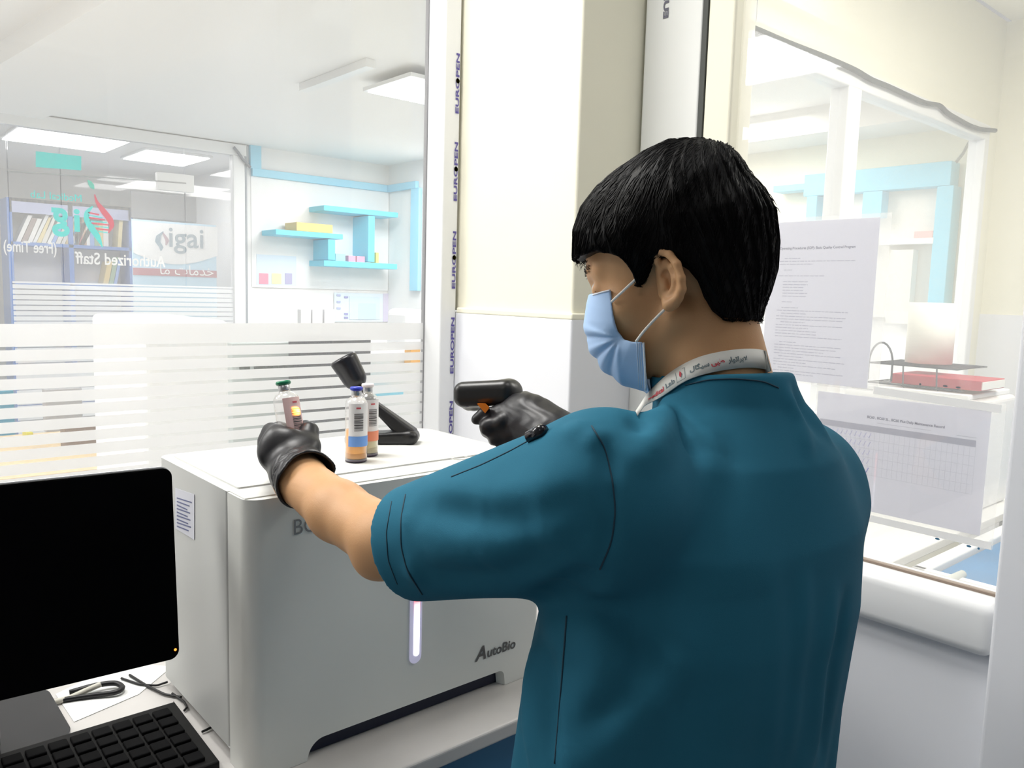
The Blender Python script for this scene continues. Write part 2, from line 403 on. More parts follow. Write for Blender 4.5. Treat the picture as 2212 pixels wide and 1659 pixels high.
# ceiling beams
def ceilpoly(name, pts, z1, z0=2.81): 
    q = [AZ(*p, z1) for p in pts]; q = [np.array((a[0], a[1], z1)) for a in q]
    struct(name, MB().prism(q, (0, 0, z0-z1)), CEIL, bevel=0.004)
bm1 = MB(); a = AZ(603, 0, 2.6); b = AZ(130, 204, 2.6)
dirv = (b-a)/np.linalg.norm(b-a); prp = np.array([dirv[1], -dirv[0], 0.0]); 
p0 = a-dirv*1.2; p1 = b+dirv*0.35
bm1.prism([p0, p1, p1-prp*0.55, p0-prp*0.55], (0, 0, -0.10)); struct('ceiling_beam', bm1, CEIL)
struct('trim_3', MB().box((4.35, 1.7, 2.45), (4.7, 5.1, 2.6)), mat('soffit_paint', (0.85, 0.84, 0.82), 0.9))

# ---- glass partition with the laboratory door, y = 4.6
YP = 6.3
w4 = setting('window_4', (0, YP, 0))
zt = AY(530, 315, YP)[2]; zb = AY(500, 335, YP)[2]; xa = AY(501, 400, YP)[0]; xb = AY(530, 400, YP)[0]
MB().box((-3.9, YP-0.03, zb), (xb, YP+0.05, zt)).box((xa, YP-0.03, 0), (xb-0.015, YP+0.05, zb)).build('window_frame', WHITE, w4, bevel=0.005)
box('post_edge', (xb-0.015, YP-0.03, 0), (xb, YP+0.05, zb), mat('grey_frame_edge', (0.35, 0.38, 0.42), 0.5), w4)
struct('trim_4', MB().box((-3.9, YP, zt), (2.74, YP+0.06, 2.6)), CEIL)
G2 = glassmat('partition_glass', veil=0.10)  # veil paints washed-out glare over the far room
xg = [-3.9]+[AY(p, 450, YP)[0] for p in (20, 133, 400)]+[xa]
for i in range(4): box('pane', (xg[i]+0.004, YP, 0.02), (xg[i+1]-0.004, YP+0.01, zb), G2, w4)
sf = MB(); zz = AY(200, 612, YP)[2]
sf.add([(xg[1], YP-0.002, zz-0.012), (xa, YP-0.002, zz-0.012), (xa, YP-0.002, zz), (xg[1], YP-0.002, zz)], [(0, 1, 2, 3)])
k = 0
while zz-0.03-k*0.0359 > 0.3:
    t = zz-0.012-0.008-k*0.0359
    sf.add([(xg[1], YP-0.002, t-0.0277), (xa, YP-0.002, t-0.0277), (xa, YP-0.002, t), (xg[1], YP-0.002, t)], [(0, 1, 2, 3)]); k += 1
sf.build('frosted_strip_film', STRIPE2, w4)
def ppt(px, py, dy=-0.006): q = AY(px, py, YP); q[1] = YP+dy; return q
def plate(mb, pxpts, dy=-0.008, t=0.004, f=None): return mb.prism([(f or ppt)(*p) if f else ppt(*p, dy) for p in pxpts], (0, t, 0))
STEEL = mat('brushed_steel', (0.6, 0.6, 0.6), 0.35, metal=0.8)
plate(MB(), [(338, 372), (385, 376), (417, 380), (417, 416), (400, 415), (339, 409)], -0.02, 0.05).build('patch_fitting', mat('patch_fitting_cover', (0.8, 0.8, 0.8), 0.4), w4, bevel=0.003)
plate(MB(), [(338, 390), (400, 395), (400, 398), (338, 393)], -0.022, 0.01).build('header_seam', mat('seam_grey', (0.4, 0.4, 0.4), .6), w4)
plate(MB(), [(15, 369), (338, 390), (338, 392), (15, 371)], -0.004, 0.012).build('door_edge', mat('glass_edge', (0.35, 0.38, 0.38), .3), w4)
TURQ = mat('turquoise_vinyl', (0.01, 0.80, 0.76), 0.5); RED = mat('red_vinyl', (0.80, 0.04, 0.10), 0.5); WVIN = mat('white_vinyl', (0.95, 0.95, 0.95), 0.6)
plate(MB(), [(77, 327), (175, 338), (175, 368), (77, 361)]).build('sign_sticker', TURQ, w4)
# mirrored lettering and helix emblem (applied to be read from the other side)
def mir(pxr, py, sc=1.0): o = ppt(pxr, py); return lambda x, y: (o[0]-x*sc, YP-0.005, o[2]+y*sc)
def mirfit(s, pR, pL, py, hpx, m, nm, bold=0.0):
    v, f = text_geo(s, 1.0, bold=bold); x0 = min(p[0] for p in v); x1 = max(p[0] for p in v); y1 = max(p[1] for p in v)
    o = ppt(pR, py); e = ppt(pL, py); kx = (o[0]-e[0])/(x1-x0); ky = (ppt(pR, py-hpx)[2]-o[2])/y1
    MB().add([(o[0]-(p[0]-x0)*kx, YP-0.005, o[2]+p[1]*ky) for p in v], f).build(nm, m, w4)
mirfit('i', 173, 160, 499, 47, TURQ, 'emblem_letter', 0.03); mirfit('g', 150, 112, 491, 40, TURQ, 'emblem_letter', 0.03)
mirfit('Medical Lab', 176, 66, 436, 15, TURQ, 'small_lettering'); mirfit('Authorized Staff', 357, 162, 577, 24, WVIN, 'white_lettering', 0.015); mirfit('(Free Time)', 122, 8, 548, 24, WVIN, 'white_lettering', 0.015)
def strip(mb, pts, wd, n=24, dy=-0.006, t=0.003):
    """smooth ribbon through pixel points on the partition, width list in pixels"""
    pts = np.array(pts, float); m = len(pts); tt = np.linspace(0, m-1, n); xs = np.interp(tt, range(m), pts[:, 0]); ys = np.interp(tt, range(m), pts[:, 1]); ws = np.interp(tt, range(m), wd)
    for _ in range(2): xs[1:-1] = (xs[:-2]+xs[1:-1]*2+xs[2:])/4; ys[1:-1] = (ys[:-2]+ys[1:-1]*2+ys[2:])/4
    L = []; R_ = []
    for i in range(n):
        dx = xs[min(i+1, n-1)]-xs[max(i-1, 0)]; dy_ = ys[min(i+1, n-1)]-ys[max(i-1, 0)]; q = math.hypot(dx, dy_); nx, ny = -dy_/q, dx/q
        L.append((xs[i]+nx*ws[i]/2, ys[i]+ny*ws[i]/2)); R_.append((xs[i]-nx*ws[i]/2, ys[i]-ny*ws[i]/2))
    for i in range(n-1):
        mb.prism([ppt(*p, dy) for p in (L[i], L[i+1], R_[i+1], R_[i])], (0, t, 0))
hx = MB(); strip(hx, [(204, 420), (208, 436), (222, 455), (238, 475), (242, 488), (234, 503)], [2, 6, 12, 13, 10, 2])
for (a_, b_) in (((190, 459), (214, 464)), ((191, 470), (226, 475)), ((197, 482), (234, 486)), ((207, 494), (234, 497))): strip(hx, [a_, b_], [3, 3], 3)
hx.build('helix_strand', RED, w4)
hx = MB(); strip(hx, [(200, 446), (187, 458), (186, 474), (197, 493), (211, 511), (221, 534)], [3, 10, 12, 13, 12, 2])
for (a_, b_) in (((190, 465), (220, 470)), ((193, 477), (230, 481)), ((201, 488), (234, 492)), ((213, 500), (232, 503))): strip(hx, [a_, b_], [2, 2], 3)
hx.build('helix_strand', TURQ, w4)
lf = MB(); strip(lf, [(189, 389), (194, 395), (199, 403), (203, 409)], [1, 9, 10, 1], 12); lf.build('leaf_emblem', mat('green_vinyl', (0.05, 0.65, 0.5), .5), w4)
# ================================================================== luminaires
def panel_light(label, x0, x1, y0, y1, z, group='square ceiling light panels'):
    t = thing('ceiling_light', label, 'ceiling light', ((x0+x1)/2, (y0+y1)/2, z), group)
    box('light_frame', (x0-0.02, y0-0.02, z-0.02), (x1+0.02, y1+0.02, z-0.001), WHITE, t)
    box('diffuser', (x0, y0, z-0.026), (x1, y1, z-0.019), LIGHTPANEL, t)
panel_light('large white ceiling light panel above the mirrored helix emblem', 1.20, 1.93, 6.78, 7.48, 2.6, 'light panels beyond the glass door')
panel_light('smaller-looking ceiling light panel above the metal patch fitting', 2.15, 2.66, 7.08, 7.74, 2.6, 'light panels beyond the glass door')
panel_light('ceiling light panel cut by the left picture edge above the bookshelf', 0.2, 0.95, 7.4, 8.0, 2.6, 'light panels beyond the glass door')
panel_light('flat ceiling light beside the white window post, right of the ceiling beam', 2.29, 2.95, 3.44, 3.85, 2.56)
panel_light('ceiling light panel seen at the top left corner of the far window', 2.35, 2.85, 2.2, 2.7, 2.6)
panel_light('square ceiling light panel just beyond the left glass, above the picture', -0.80, -0.12, 1.86, 2.54, 2.6)
MB().box((2.07, 3.5, 2.56), (2.12, 4.2, 2.599)).build('cable_conduit', WHITE, None, label='thin white conduit on the ceiling left of the flat ceiling light', category='conduit')

# ================================================================== worktop and cabinet
STONE = mat('grey_marble_worktop', (0.62, 0.60, 0.58), 0.3, var=0.14, vscale=9)
wt = MB().box((-1.75, 0.864, 0.830), (1.17, 1.59, 0.8555)).build('worktop', STONE, None, bevel=0.005, label='pale marble worktop under the grey analyser and keyboard', category='worktop')
cb = thing('base_cabinet', 'blue base cabinet below the marble worktop', 'cabinet', (0.3, 1.2, 0))
CBLUE = mat('cabinet_blue', (0.03, 0.17, 0.33), 0.45)
box('carcass', (-1.7, 0.915, 0.0), (1.17, 1.57, 0.829), CBLUE, cb)
for k in range(5):
    x0 = -1.7+k*0.574; d = box('door', (x0+0.003, 0.897, 0.08), (x0+0.571, 0.914, 0.82), CBLUE, cb, bevel=0.002)

# ================================================================== analyser
AX0, AX1, AY0, AY1, AZB, AZT = 0.4015, 0.910, 0.958, 1.302, 0.856, 1.2325
an = thing('blood_culture_analyser', 'boxy light grey laboratory analyser with a glowing light strip on its front', 'laboratory machine', (0.65, 1.13, AZB))
ABODY = mat('analyser_body_paint', (0.62, 0.63, 0.61), 0.42, bump=0.03, bscale=1500)
ATOP = mat('analyser_top_paint', (0.72, 0.72, 0.69), 0.5, bump=0.03, bscale=1500)
def rrect(x0, x1, y0, y1, rs, n=10):
    """rounded rectangle in plan, rs = radii at (x0,y0),(x1,y0),(x1,y1),(x0,y1)"""
    pts = []
    for (cx, cy, r, a0) in ((x0+rs[0], y0+rs[0], rs[0], 180), (x1-rs[1], y0+rs[1], rs[1], 270), (x1-rs[2], y1-rs[2], rs[2], 0), (x0+rs[3], y1-rs[3], rs[3], 90)):
        for k in range(n+1 if r > 0.0005 else 1): a = math.radians(a0+90*k/n); pts.append((cx+r*math.cos(a), cy+r*math.sin(a)))
    return pts
YF = AY0+0.062      # seam between the front shell and the body
bod = MB(); bod.prism([(x, y, 0.8745) for x, y in rrect(AX0, AX1, YF+0.003, AY1, (0.0, 0.0, 0.03, 0.02))], (0, 0, AZT-0.001-0.8745), True)
bod.build('body_shell', ABODY, an, bevel=0.008)
lid = MB(); lid.prism([(x, y, AZT-0.0015) for x, y in rrect(AX0+0.016, AX1-0.016, YF+0.006, AY1-0.012, (0.004, 0.004, 0.02, 0.02))], (0, 0, 0.003), True)
lid.build('top_panel', ATOP, an, bevel=0.002)
for px, py in ((497, 971), (992, 988)):
    q = AZ(px, py, AZT+0.002); n_ = 20; rg = MB()
    rg.tube([(q[0]+0.014*math.cos(a), q[1]+0.014*math.sin(a), AZT+0.0014) for a in np.linspace(0, 2*math.pi, n_, endpoint=False)], 0.0008, 6, closed=True); rg.build('round_cap', ATOP, an)
# front shell: curved corners in plan, arched cut-out along the foot
def front_shell():
    m = MB(); zt = AZT-0.001; foot = AZB
    fpts = rrect(AX0-0.0008, AX1+0.001, AY0, YF+0.09, (0.022, 0.010, 0, 0), 10)
    fpts = [p for p in fpts if p[1] <= YF]; fpts = [(AX0-0.0008, YF)]+[p for p in fpts if p[1] < YF-1e-6]+[(AX1+0.001, YF)]
    # resample along the front for the cut-out
    full = []
    for a, b in zip(fpts[:-1], fpts[1:]):
        L = math.dist(a, b); n = max(1, int(L/0.0025)); full += [(a[0]+(b[0]-a[0])*k/n, a[1]+(b[1]-a[1])*k/n) for k in range(n)]
    full.append(fpts[-1])
    xl, xr, zc, r = 0.484, 0.8365, AZB+0.0272, 0.025
    def low(x, y):
        if y > AY0+0.02 or x < xl or x > xr: return foot
        if x < xl+r: d = xl+r-x; return foot+(zc-foot-r)+math.sqrt(max(0, r*r-d*d))
        if x > xr-0.012: d = x-(xr-0.012); return foot+(zc-foot-0.012)+math.sqrt(max(0, 0.000144-d*d))
        return zc
    n = len(full); vs = []
    for t in (0.0, 1.0):
        for x, y in full: vs.append((x, y, low(x, y) if t == 0 else zt))
    fs = [(i, i+1, n+i+1, n+i) for i in range(n-1)]
    m.add(vs, fs, True); fs = []; k = n*2
    cx, cy = (AX0+AX1)/2, YF
    inner = [(AX0+0.01+(x-AX0)*(AX1-AX0-0.02)/(AX1-AX0), min(YF, y+0.014)) for x, y in full]
    for x, y in inner: vs.append((x, y, 0))
    vs = [list(v) for v in vs]
    for i in range(n): vs[k+i][2] = vs[i][2]
    fs += [(i, k+i, k+i+1, i+1) for i in range(n-1)]
    m.add(vs, fs, False)
    m.add([(x, y, zt) for x, y in full], [tuple(range(n))], False)
    return m
front_shell().build('front_panel', mat('analyser_front_lightened', (0.78, 0.79, 0.75), 0.45, bump=0.03, bscale=1500), an)  # body plastic, coloured lighter to make up for weak light on the front
box('arch_dark_fill', (AX0+0.03, AY0+0.0155, AZB+0.0015), (AX1-0.03, AY0+0.05, AZB+0.06), mat('dark_blue_recess', (0.004, 0.008, 0.03), 0.5), an)  # dark fill behind the arch: navy interior back with its shadow painted in
lp = MB(); lp.box((AX0+0.002, AY0+0.012, AZT-0.001), (AX1-0.001, YF, AZT+0.0008)); lp.build('front_lip', ATOP, an, bevel=0.002)
yf = AY0-0.0006
def slot(mb, xc, z0, z1, w, y, t=0.001):
    r = w/2; pts = [(xc+r*math.cos(a), y, z0+r+r*math.sin(a)) for a in np.linspace(math.pi, 2*math.pi, 14)]+[(xc+r*math.cos(a), y, z1-r+r*math.sin(a)) for a in np.linspace(0, math.pi, 14)]
    return mb.prism(pts, (0, -t, 0))
q0 = AY(896, 1432, AY0); q1 = AY(896, 1200, AY0)
slot(MB(), q0[0], q0[2], q1[2], 0.021, yf).build('light_strip_surround', mat('milky_surround', (0.5, 0.5, 0.6), 0.3, emit=(0.62, 0.60, 0.85), es=0.35), an)
q2 = AY(897, 1416, AY0); ls = bpy.data.materials.new('light_strip_glow'); ls.use_nodes = True
nn = ls.node_tree.nodes; ll = ls.node_tree.links; bs = nn['Principled BSDF']; tc = nn.new('ShaderNodeTexCoord'); sx = nn.new('ShaderNodeSeparateXYZ'); rp = nn.new('ShaderNodeValToRGB'); mr = nn.new('ShaderNodeMapRange')
ll.new(tc.outputs['Object'], sx.inputs[0]); ll.new(sx.outputs['Z'], mr.inputs['Value'])
ze = AY(897, 1318, AY0)[2]-AZB; mr.inputs['From Min'].default_value = ze-0.01; mr.inputs['From Max'].default_value = ze+0.016
ll.new(mr.outputs[0], rp.inputs[0]); rp.color_ramp.elements[0].color = (0.95, 0.93, 1, 1); rp.color_ramp.elements[1].color = (1, 0.02, 0.03, 1)
ll.new(rp.outputs[0], bs.inputs['Emission Color']); bs.inputs['Emission Strength'].default_value = 3.0
slot(MB(), q2[0]+0.0005, q2[2], q1[2]-0.006, 0.0095, yf-0.001).build('light_strip', ls, an, label='glowing strip, white below and red at the top')
# lettering on the front and label on the side
GREYINK = mat('dark_grey_ink', (0.10, 0.10, 0.10), 0.5)
a0 = AY(1026, 1429, AY0); m = MB()
text_on(m, 'A', 0.0320, lambda x, y: (a0[0]+x, yf-0.0006, a0[2]+y), bold=0.0007, shear=0.25)
text_on(m, 'utoBio', 0.0225, lambda x, y: (a0[0]+0.0235+x, yf-0.0006, a0[2]+0.0005+y), bold=0.0005, shear=0.1); m.build('lettering', GREYINK, an)
b0 = AY(631, 1156, AY0); m = MB()
text_on(m, 'BC60', 0.03, lambda x, y: (b0[0]+x*0.9, yf-0.0006, b0[2]+y)); m.build('model_lettering', mat('light_ink', (0.25, 0.25, 0.25), .5), an)
def SP(px, py, dx=0.0): q = AX(px, py, AX0); q[0] = AX0-dx; return q
lb = MB().prism([SP(380, 1054, .0006), SP(421, 1068, .0006), SP(421, 1166, .0006), SP(380, 1141, .0006)], (-0.0004, 0, 0)); lbo = lb.build('side_label', mat('label_paper', (0.72, 0.73, 0.80), 0.6), an, label='small printed label stuck on the left side')
pr = MB()
for k in range(9):
    y0_ = 1078+k*7.6; pr.prism([SP(384, y0_-4, .0012), SP(416-(k*5) % 11, y0_+6, .0012), SP(416-(k*5) % 11, y0_+8.5, .0012), SP(384, y0_-1.5, .0012)], (-0.0003, 0, 0))
o_ = pr.build('label_print', mat('label_ink', (0.12, 0.14, 0.28), 0.6), lbo)

# ================================================================== bottles
GLASSB = mat('bottle_glass', (1, 1, 1), 0.03, trans=0.0)
BG = glassmat('clear_bottle_glass', veil=0.12, ior=1.5, rim=2.2, gloss=0.8)
def bottle(base, up, capcol, label, broth, band, side=False, R=0.0170, Hh=0.117, rot=0.0, red=False):
    base = np.array(base, float); up = np.array(up, float); up /= np.linalg.norm(up)
    t = thing('culture_bottle', label, 'bottle', base, 'blood culture bottles'); s = Hh/0.117
    prof = [(0.0135, 0), (R, 0.003), (R, 0.090), (R-0.001, 0.094), (0.0125, 0.0985), (0.0080, 0.1005), (0.0072, 0.104), (0.0080, 0.105)]
    MB().lathe(base, [(r, z*s) for r, z in prof], up, 36).build('glass_body', BG, t)
    MB().lathe(base, [(0.0, 0.0032), (R-0.0012, 0.0032), (R-0.0012, 0.050*s), (0.0, 0.050*s)], up, 32).build('broth', mat('broth_'+str(broth[0])[:4], broth, 0.15, emit=None), t)
    MB().lathe(base, [(R-0.0011, 0.006), (R-0.0009, 0.0065), (R-0.0009, 0.0135), (R-0.0011, 0.014)], up, 32).build('settled_layer', mat('settled_'+str(broth[0])[:4], tuple(c*.72 for c in broth), 0.3), t)
    MB().lathe(base, [(R-0.004, 0.0006), (R-0.0002, 0.0012), (R-0.0002, 0.0055)], up, 32).build('sensor_base', mat('dark_sensor', (0.05, 0.03, 0.06), 0.4), t)
    MB().lathe(base, [(0.0070, 0.102*s), (0.0076, 0.104*s), (0.0076, 0.110*s), (0.0070, 0.111*s), (0.0, 0.111*s)], up, 28).build('crimp_ring', mat('aluminium', (0.55, 0.55, 0.56), 0.3, metal=1.0), t)
    MB().lathe(base, [(0.0, 0.1105*s), (0.0090, 0.1110*s), (0.0102, 0.1135*s), (0.0092, 0.1162*s), (0.0, 0.117*s)], up, 28).build('flip_cap', mat('cap_'+label[:6], capcol, 0.35), t)
    # paper label wrapping the side that faces the room
    h = np.array([1.0, 0, 0]) if abs(up[0]) < .9 else np.array([0, 1.0, 0]); e1 = np.cross(up, h); e1 /= np.linalg.norm(e1); e2 = np.cross(up, e1)
    toc = EYE-base; ang = math.atan2(toc@e2, toc@e1)+rot
    def cyl(u, z, r): a = ang+u/R; return base+up*z*s+r*(math.cos(a)*e1+math.sin(a)*e2)
    def patch(u0, u1, z0, z1, r, n=14):
        vs = [cyl(u0+(u1-u0)*i/n, zz, r) for zz in (z0, z1) for i in range(n+1)]
        return vs, [(i, i+1, n+1+i+1, n+1+i) for i in range(n)]
    LW = mat('bottle_label_white', (0.80, 0.78, 0.78), 0.6) if not red else mat('bottle_label_rose', (0.86, 0.60, 0.58), 0.6)
    lab = MB(); lab.sm = True; lab.add(*patch(-0.0125, 0.026, 0.026, 0.092, R+0.0002)); lo = lab.build('paper_label', LW, t)
    if band is not None: MB().add(*patch(-0.0125, 0.026, 0.0255, 0.0415, R+0.0005), sm=True).build('label_band', mat('band_'+label[:6], band, 0.6), lo)
    bars = MB(); rr = random.Random(4); zc = 0.050
    while zc < 0.077:
        th = rr.choice((0.0006, 0.0010, 0.0016)); bars.add(*patch(-0.003, 0.011, zc, zc+th, R+0.0006)); zc += th+rr.choice((0.0007, 0.0011))
    bars.build('barcode', mat('barcode_ink', (0.08, 0.07, 0.07), 0.6), lo)
    mk = MB(); mk.add(*patch(0.000, 0.007, 0.0840, 0.0865, R+0.0006)); mk.build('label_mark', mat('mark_red', (0.6, 0.1, 0.12), .6), lo)
    return t
qb = AZ(769, 1001, AZT+0.0015); qb[2] = AZT+0.002
v = np.array([qb[0], qb[1]]); v = v/np.linalg.norm(v)
qb[:2] += v*0.015
bottle(qb, (0, 0, 1), (0.01, 0.03, 0.42), 'blue-capped glass bottle with barcode label and amber broth standing on the analyser', (0.88, 0.36, 0.004), (0.16, 0.34, 0.74))
qw = qb+np.array([0.038, 0.030, 0])
bottle(qw, (0, 0, 1), (0.80, 0.74, 0.75), 'white-capped glass bottle half hidden behind the blue-capped bottle', (0.70, 0.62, 0.35), (0.80, 0.28, 0.16), rot=0.3)
HB = D(634, 960, 1.085); HT = D(611, 822, 1.088); HU = (HT-HB)/np.linalg.norm(HT-HB)
bottle(HT-HU*0.117, HU, (0.0, 0.20, 0.09), 'green-capped glass bottle with pink label held in the gloved left hand', (0.42, 0.30, 0.08), (0.08, 0.35, 0.18), rot=0.45, red=True)
# the scanner's aiming light on the held bottle: lit square of the label seen through the scanner beam
sp = bpy.data.lights.new('scanner_beam', 'SPOT'); sp.energy = 2.2; sp.color = (1.0, 0.10, 0.04); sp.spot_size = math.radians(6.5); sp.spot_blend = 0.35; sp.shadow_soft_size = 0.002
spo = bpy.data.objects.new('scanner_beam', sp); C.objects.link(spo)

# ================================================================== scanner cradle on the analyser
cr = thing('scanner_stand', 'black folded scanner stand with a cup-shaped head on top of the analyser', 'scanner stand', AZ(905, 950, AZT+.002))
def tovec(px, py, d): return D(px, py, d)
cb0 = AZ(893, 948, AZT+.012); cb1 = AZ(752, 948, AZT+.010); cb1 = cb0+(cb1-cb0)
dn = np.linalg.norm((cb0-EYE)@CF)
def slab(a, b, wa, wb, ta, tb, wdir, name, parent, h=0.0016, extra=None):
    """rounded tapering bar from a to b, widths along wdir, thickness across"""
    a = np.array(a, float); b = np.array(b, float); ax = (b-a)/np.linalg.norm(b-a); wd = np.array(wdir, float); wd -= ax*(wd@ax); wd /= np.linalg.norm(wd); th = np.cross(ax, wd); L = np.linalg.norm(b-a)
    def f(P):
        q = P-a; t = np.clip(q@ax/L, 0, 1); w_ = wa+(wb-wa)*t; t_ = ta+(tb-ta)*t; r = 0.45*np.minimum(t_, w_)
        dx = np.abs(q@ax-L/2)-L/2+r; dy = np.abs(q@wd)-w_+r; dz = np.abs(q@th)-t_+r
        g = np.stack([dx, dy, dz], 1); return np.sqrt((np.maximum(g, 0)**2).sum(1))+np.minimum(g.max(1), 0)-r
    return f
up_ = np.array([0, 0, 1.0]); dd = 1.235
pA = AZ(890, 944, AZT+0.012); dA = float((pA-EYE)@CF)
pB = D(806, 872, dA+0.01); pB2 = D(775, 828, dA+0.0); pH0 = D(766, 818, dA); pH1 = D(744, 780, dA-0.005)
pC = AZ(746, 946, AZT+0.010)
deep = CF*1.0; deep[2] = 0
fs_ = slab(pA, pB, 0.018, 0.011, 0.0155, 0.007, deep, 'arm', cr)
lo_ = lambda *ps: np.min(ps, 0)-0.05
hi_ = lambda *ps: np.max(ps, 0)+0.05
V, F = mesh_sdf(fs_, lo_(pA, pB), hi_(pA, pB), 0.002); obj_np('lower_arm', [(V, F)], BLACKP, cr)
f2_ = slab(pA, pC, 0.020, 0.022, 0.0125, 0.0075, deep, 'base', cr); f2 = lambda P: smin(f2_(P), rc(P, pA-deep*.012+np.array([0, 0, .001]), pA+deep*.010+np.array([0, 0, .001]), .0125, .0125), .006)
V, F = mesh_sdf(lambda P: smax(f2(P), AZT+0.0018-P[:, 2], 0.002), lo_(pA, pC), hi_(pA, pC), 0.002); obj_np('base', [(V, F)], BLACKP, cr)
MB().tube([pB, (pB+pB2)/2+np.array([0, 0, .004]), pB2, pH0], [0.009, 0.007, 0.007, 0.010], 12).build('neck', BLACKP, cr)
axh = (pH1-pH0)/np.linalg.norm(pH1-pH0)
def fh(P):
    d = rc(P, pH0+axh*0.002, pH1+axh*0.002, 0.0215, 0.0245)
    top = (P-pH1)@axh-0.008
    d = smax(d, top, 0.006)
    return smax(d, -rc(P, pH1, pH1+axh*0.03, 0.014, 0.016), 0.003)
V, F = mesh_sdf(fh, lo_(pH0, pH1), hi_(pH0, pH1), 0.0015); obj_np('cup_head', [(V, F)], mat('satin_black', (0.012, 0.012, 0.016), 0.28), cr)

# ================================================================== monitor, keyboard, cables, paper
mo = thing('computer_monitor', 'large black flat monitor in front of the analyser at lower left', 'monitor', (0.13, 1.13, 0.8565))
TR = D(371, 1010, 1.075); BR = D(388, 1421, 1.075)
mright = np.array([TR[0], TR[1]]); BRz = BR[2]; TRz = TR[2]
# the screen turns slightly towards the room
dirm = np.array([-1.0, 0.06, 0]); dirm /= np.linalg.norm(dirm); mw = 0.47
vup = TR-BR; nrm = np.cross(dirm, vup); nrm /= np.linalg.norm(nrm)
if nrm[1] > 0: nrm = -nrm
def MP(u, v_, w_=0.0): return BR+dirm*u+vup*v_+nrm*w_      # u metres from right edge, v 0..1 up, w towards the viewer
hgt = np.linalg.norm(vup)
def rr_panel(mb, u0, u1, v0, v1, r, w0, w1):
    pts = []
    for cu_, cv_, a0 in ((u0+r, v0+r/hgt, 180), (u1-r, v0+r/hgt, 270), (u1-r, v1-r/hgt, 0), (u0+r, v1-r/hgt, 90)):
        for k in range(9): a = math.radians(a0+90*k/8); pts.append((cu_+r*math.cos(a), cv_+r*math.sin(a)/hgt))
    return mb.prism([MP(u, v_, w0) for u, v_ in pts], nrm*(w1-w0), True)
rr_panel(MB(), 0, mw, 0, 1, 0.012, -0.022, -0.001).build('casing', mat('casing_black', (0.001, 0.001, 0.001), 0.6, spec=0.1), mo, bevel=0.003)
rr_panel(MB(), -0.0012, mw+.0012, -0.003, 1.006, 0.013, -0.019, -0.012).build('casing_rim', mat('silver_rim', (0.65, 0.66, 0.68), 0.35), mo)
rr_panel(MB(), 0.001, mw-0.001, 0.005, 0.995, 0.0115, -0.001, 0.0006).build('screen', mat('dark_screen', (0.0004, 0.0005, 0.0009), 0.5, spec=0.04), mo)
pl_ = D(377, 1402, 1.074); uu = (pl_-BR)@dirm; MB().lathe(MP(uu, ((pl_-BR)@vup)/hgt**2, 0.0007), [(0, 0.0006), (0.0016, 0.0006), (0.0018, 0)], nrm, 14).build('power_light', mat('orange_led', (0.9, 0.25, 0.03), .4, emit=(1.0, 0.30, 0.04), es=2.2), mo)
MB().box((0.08, 1.215, 0.868), (0.165, 1.25, 1.10)).box((0.08, 1.13, 1.06), (0.165, 1.17, 1.12)).build('stand_neck', BLACKP, mo, bevel=0.006)
MB().prism([(x, y, 0.8562) for x, y in rrect(0.0, 0.25, 1.195, 1.38, (.03,)*4)], (0, 0, 0.012), True).build('stand_base', mat('gloss_black_base', (0.012, 0.012, 0.014), 0.22), mo, bevel=0.003)

kbx1 = 0.382; ky0, ky1 = 1.01, 1.19
kb = thing('keyboard', 'black computer keyboard lying on the worktop under the monitor', 'keyboard', (0.15, 1.10, 0.856))
MB().prism([(kbx1, ky0, 0.8565), (kbx1, ky1, 0.8565), (kbx1, ky1, 0.879), (kbx1, ky0, 0.869)], (-0.46, 0, 0)).build('keyboard_case', mat('keyboard_black', (0.003, 0.003, 0.003), 0.55, spec=0.2), kb, bevel=0.005)
KEYM = mat('key_black', (0.002, 0.002, 0.0025), 0.8, spec=0.12); rk = 0
for r_ in range(6):
    y_ = ky0+0.012+r_*0.0255; zk = 0.869+(0.010*(y_-ky0)/(ky1-ky0))
    c_ = 0
    while c_ < 16:
        x_ = kbx1-0.014-c_*0.0268
        wk = 0.0228
        if r_ == 0 and c_ == 7: wk = 0.0228+0.0268*4; 
        MB().box((x_, y_, zk-0.001), (x_-wk, y_+0.0215, zk+0.0055)).build('key', KEYM, kb, bevel=0.0018)
        c_ += 5 if wk > 0.03 else 1
        rk += 1
MB().prism([(AZ(px, py, 0.856)[0], AZ(px, py, 0.856)[1], 0.8560) for px, py in ((160, 1560), (300, 1500), (372, 1440), (262, 1432), (120, 1500))], (0, 0, 0.0006)).build('paper_sheet', mat('white_paper', (0.85, 0.86, 0.85), 0.7), None, label='white sheet of paper on the worktop under the cables', category='paper')
def wz(px, py, z): q = AZ(px, py, z); return np.array([q[0], q[1], z])
def smoothpath(p, n=40):
    p = np.array(p, float); t = np.linspace(0, len(p)-1, n); q = np.stack([np.interp(t, range(len(p)), p[:, i]) for i in range(3)], 1)
    for _ in range(5): q[1:-1] = (q[:-2]+2*q[1:-1]+q[2:])/4
    return q
CAB = mat('cable_black', (0.006, 0.006, 0.007), 0.45)
z_ = 0.8610
def cable(name, pts, r, m, label, cat='cable'): return MB().tube(smoothpath([wz(*p) for p in pts]), r, 8).build(name, m, None, label=label, category=cat)
cable('flat_cable', [(95, 1522, z_), (150, 1508, z_), (185, 1492, z_+.004), (218, 1478, z_+.01)], 0.0045, mat('cable_white', (0.65, 0.63, 0.55), .5), 'thick cream cable lying under the monitor')
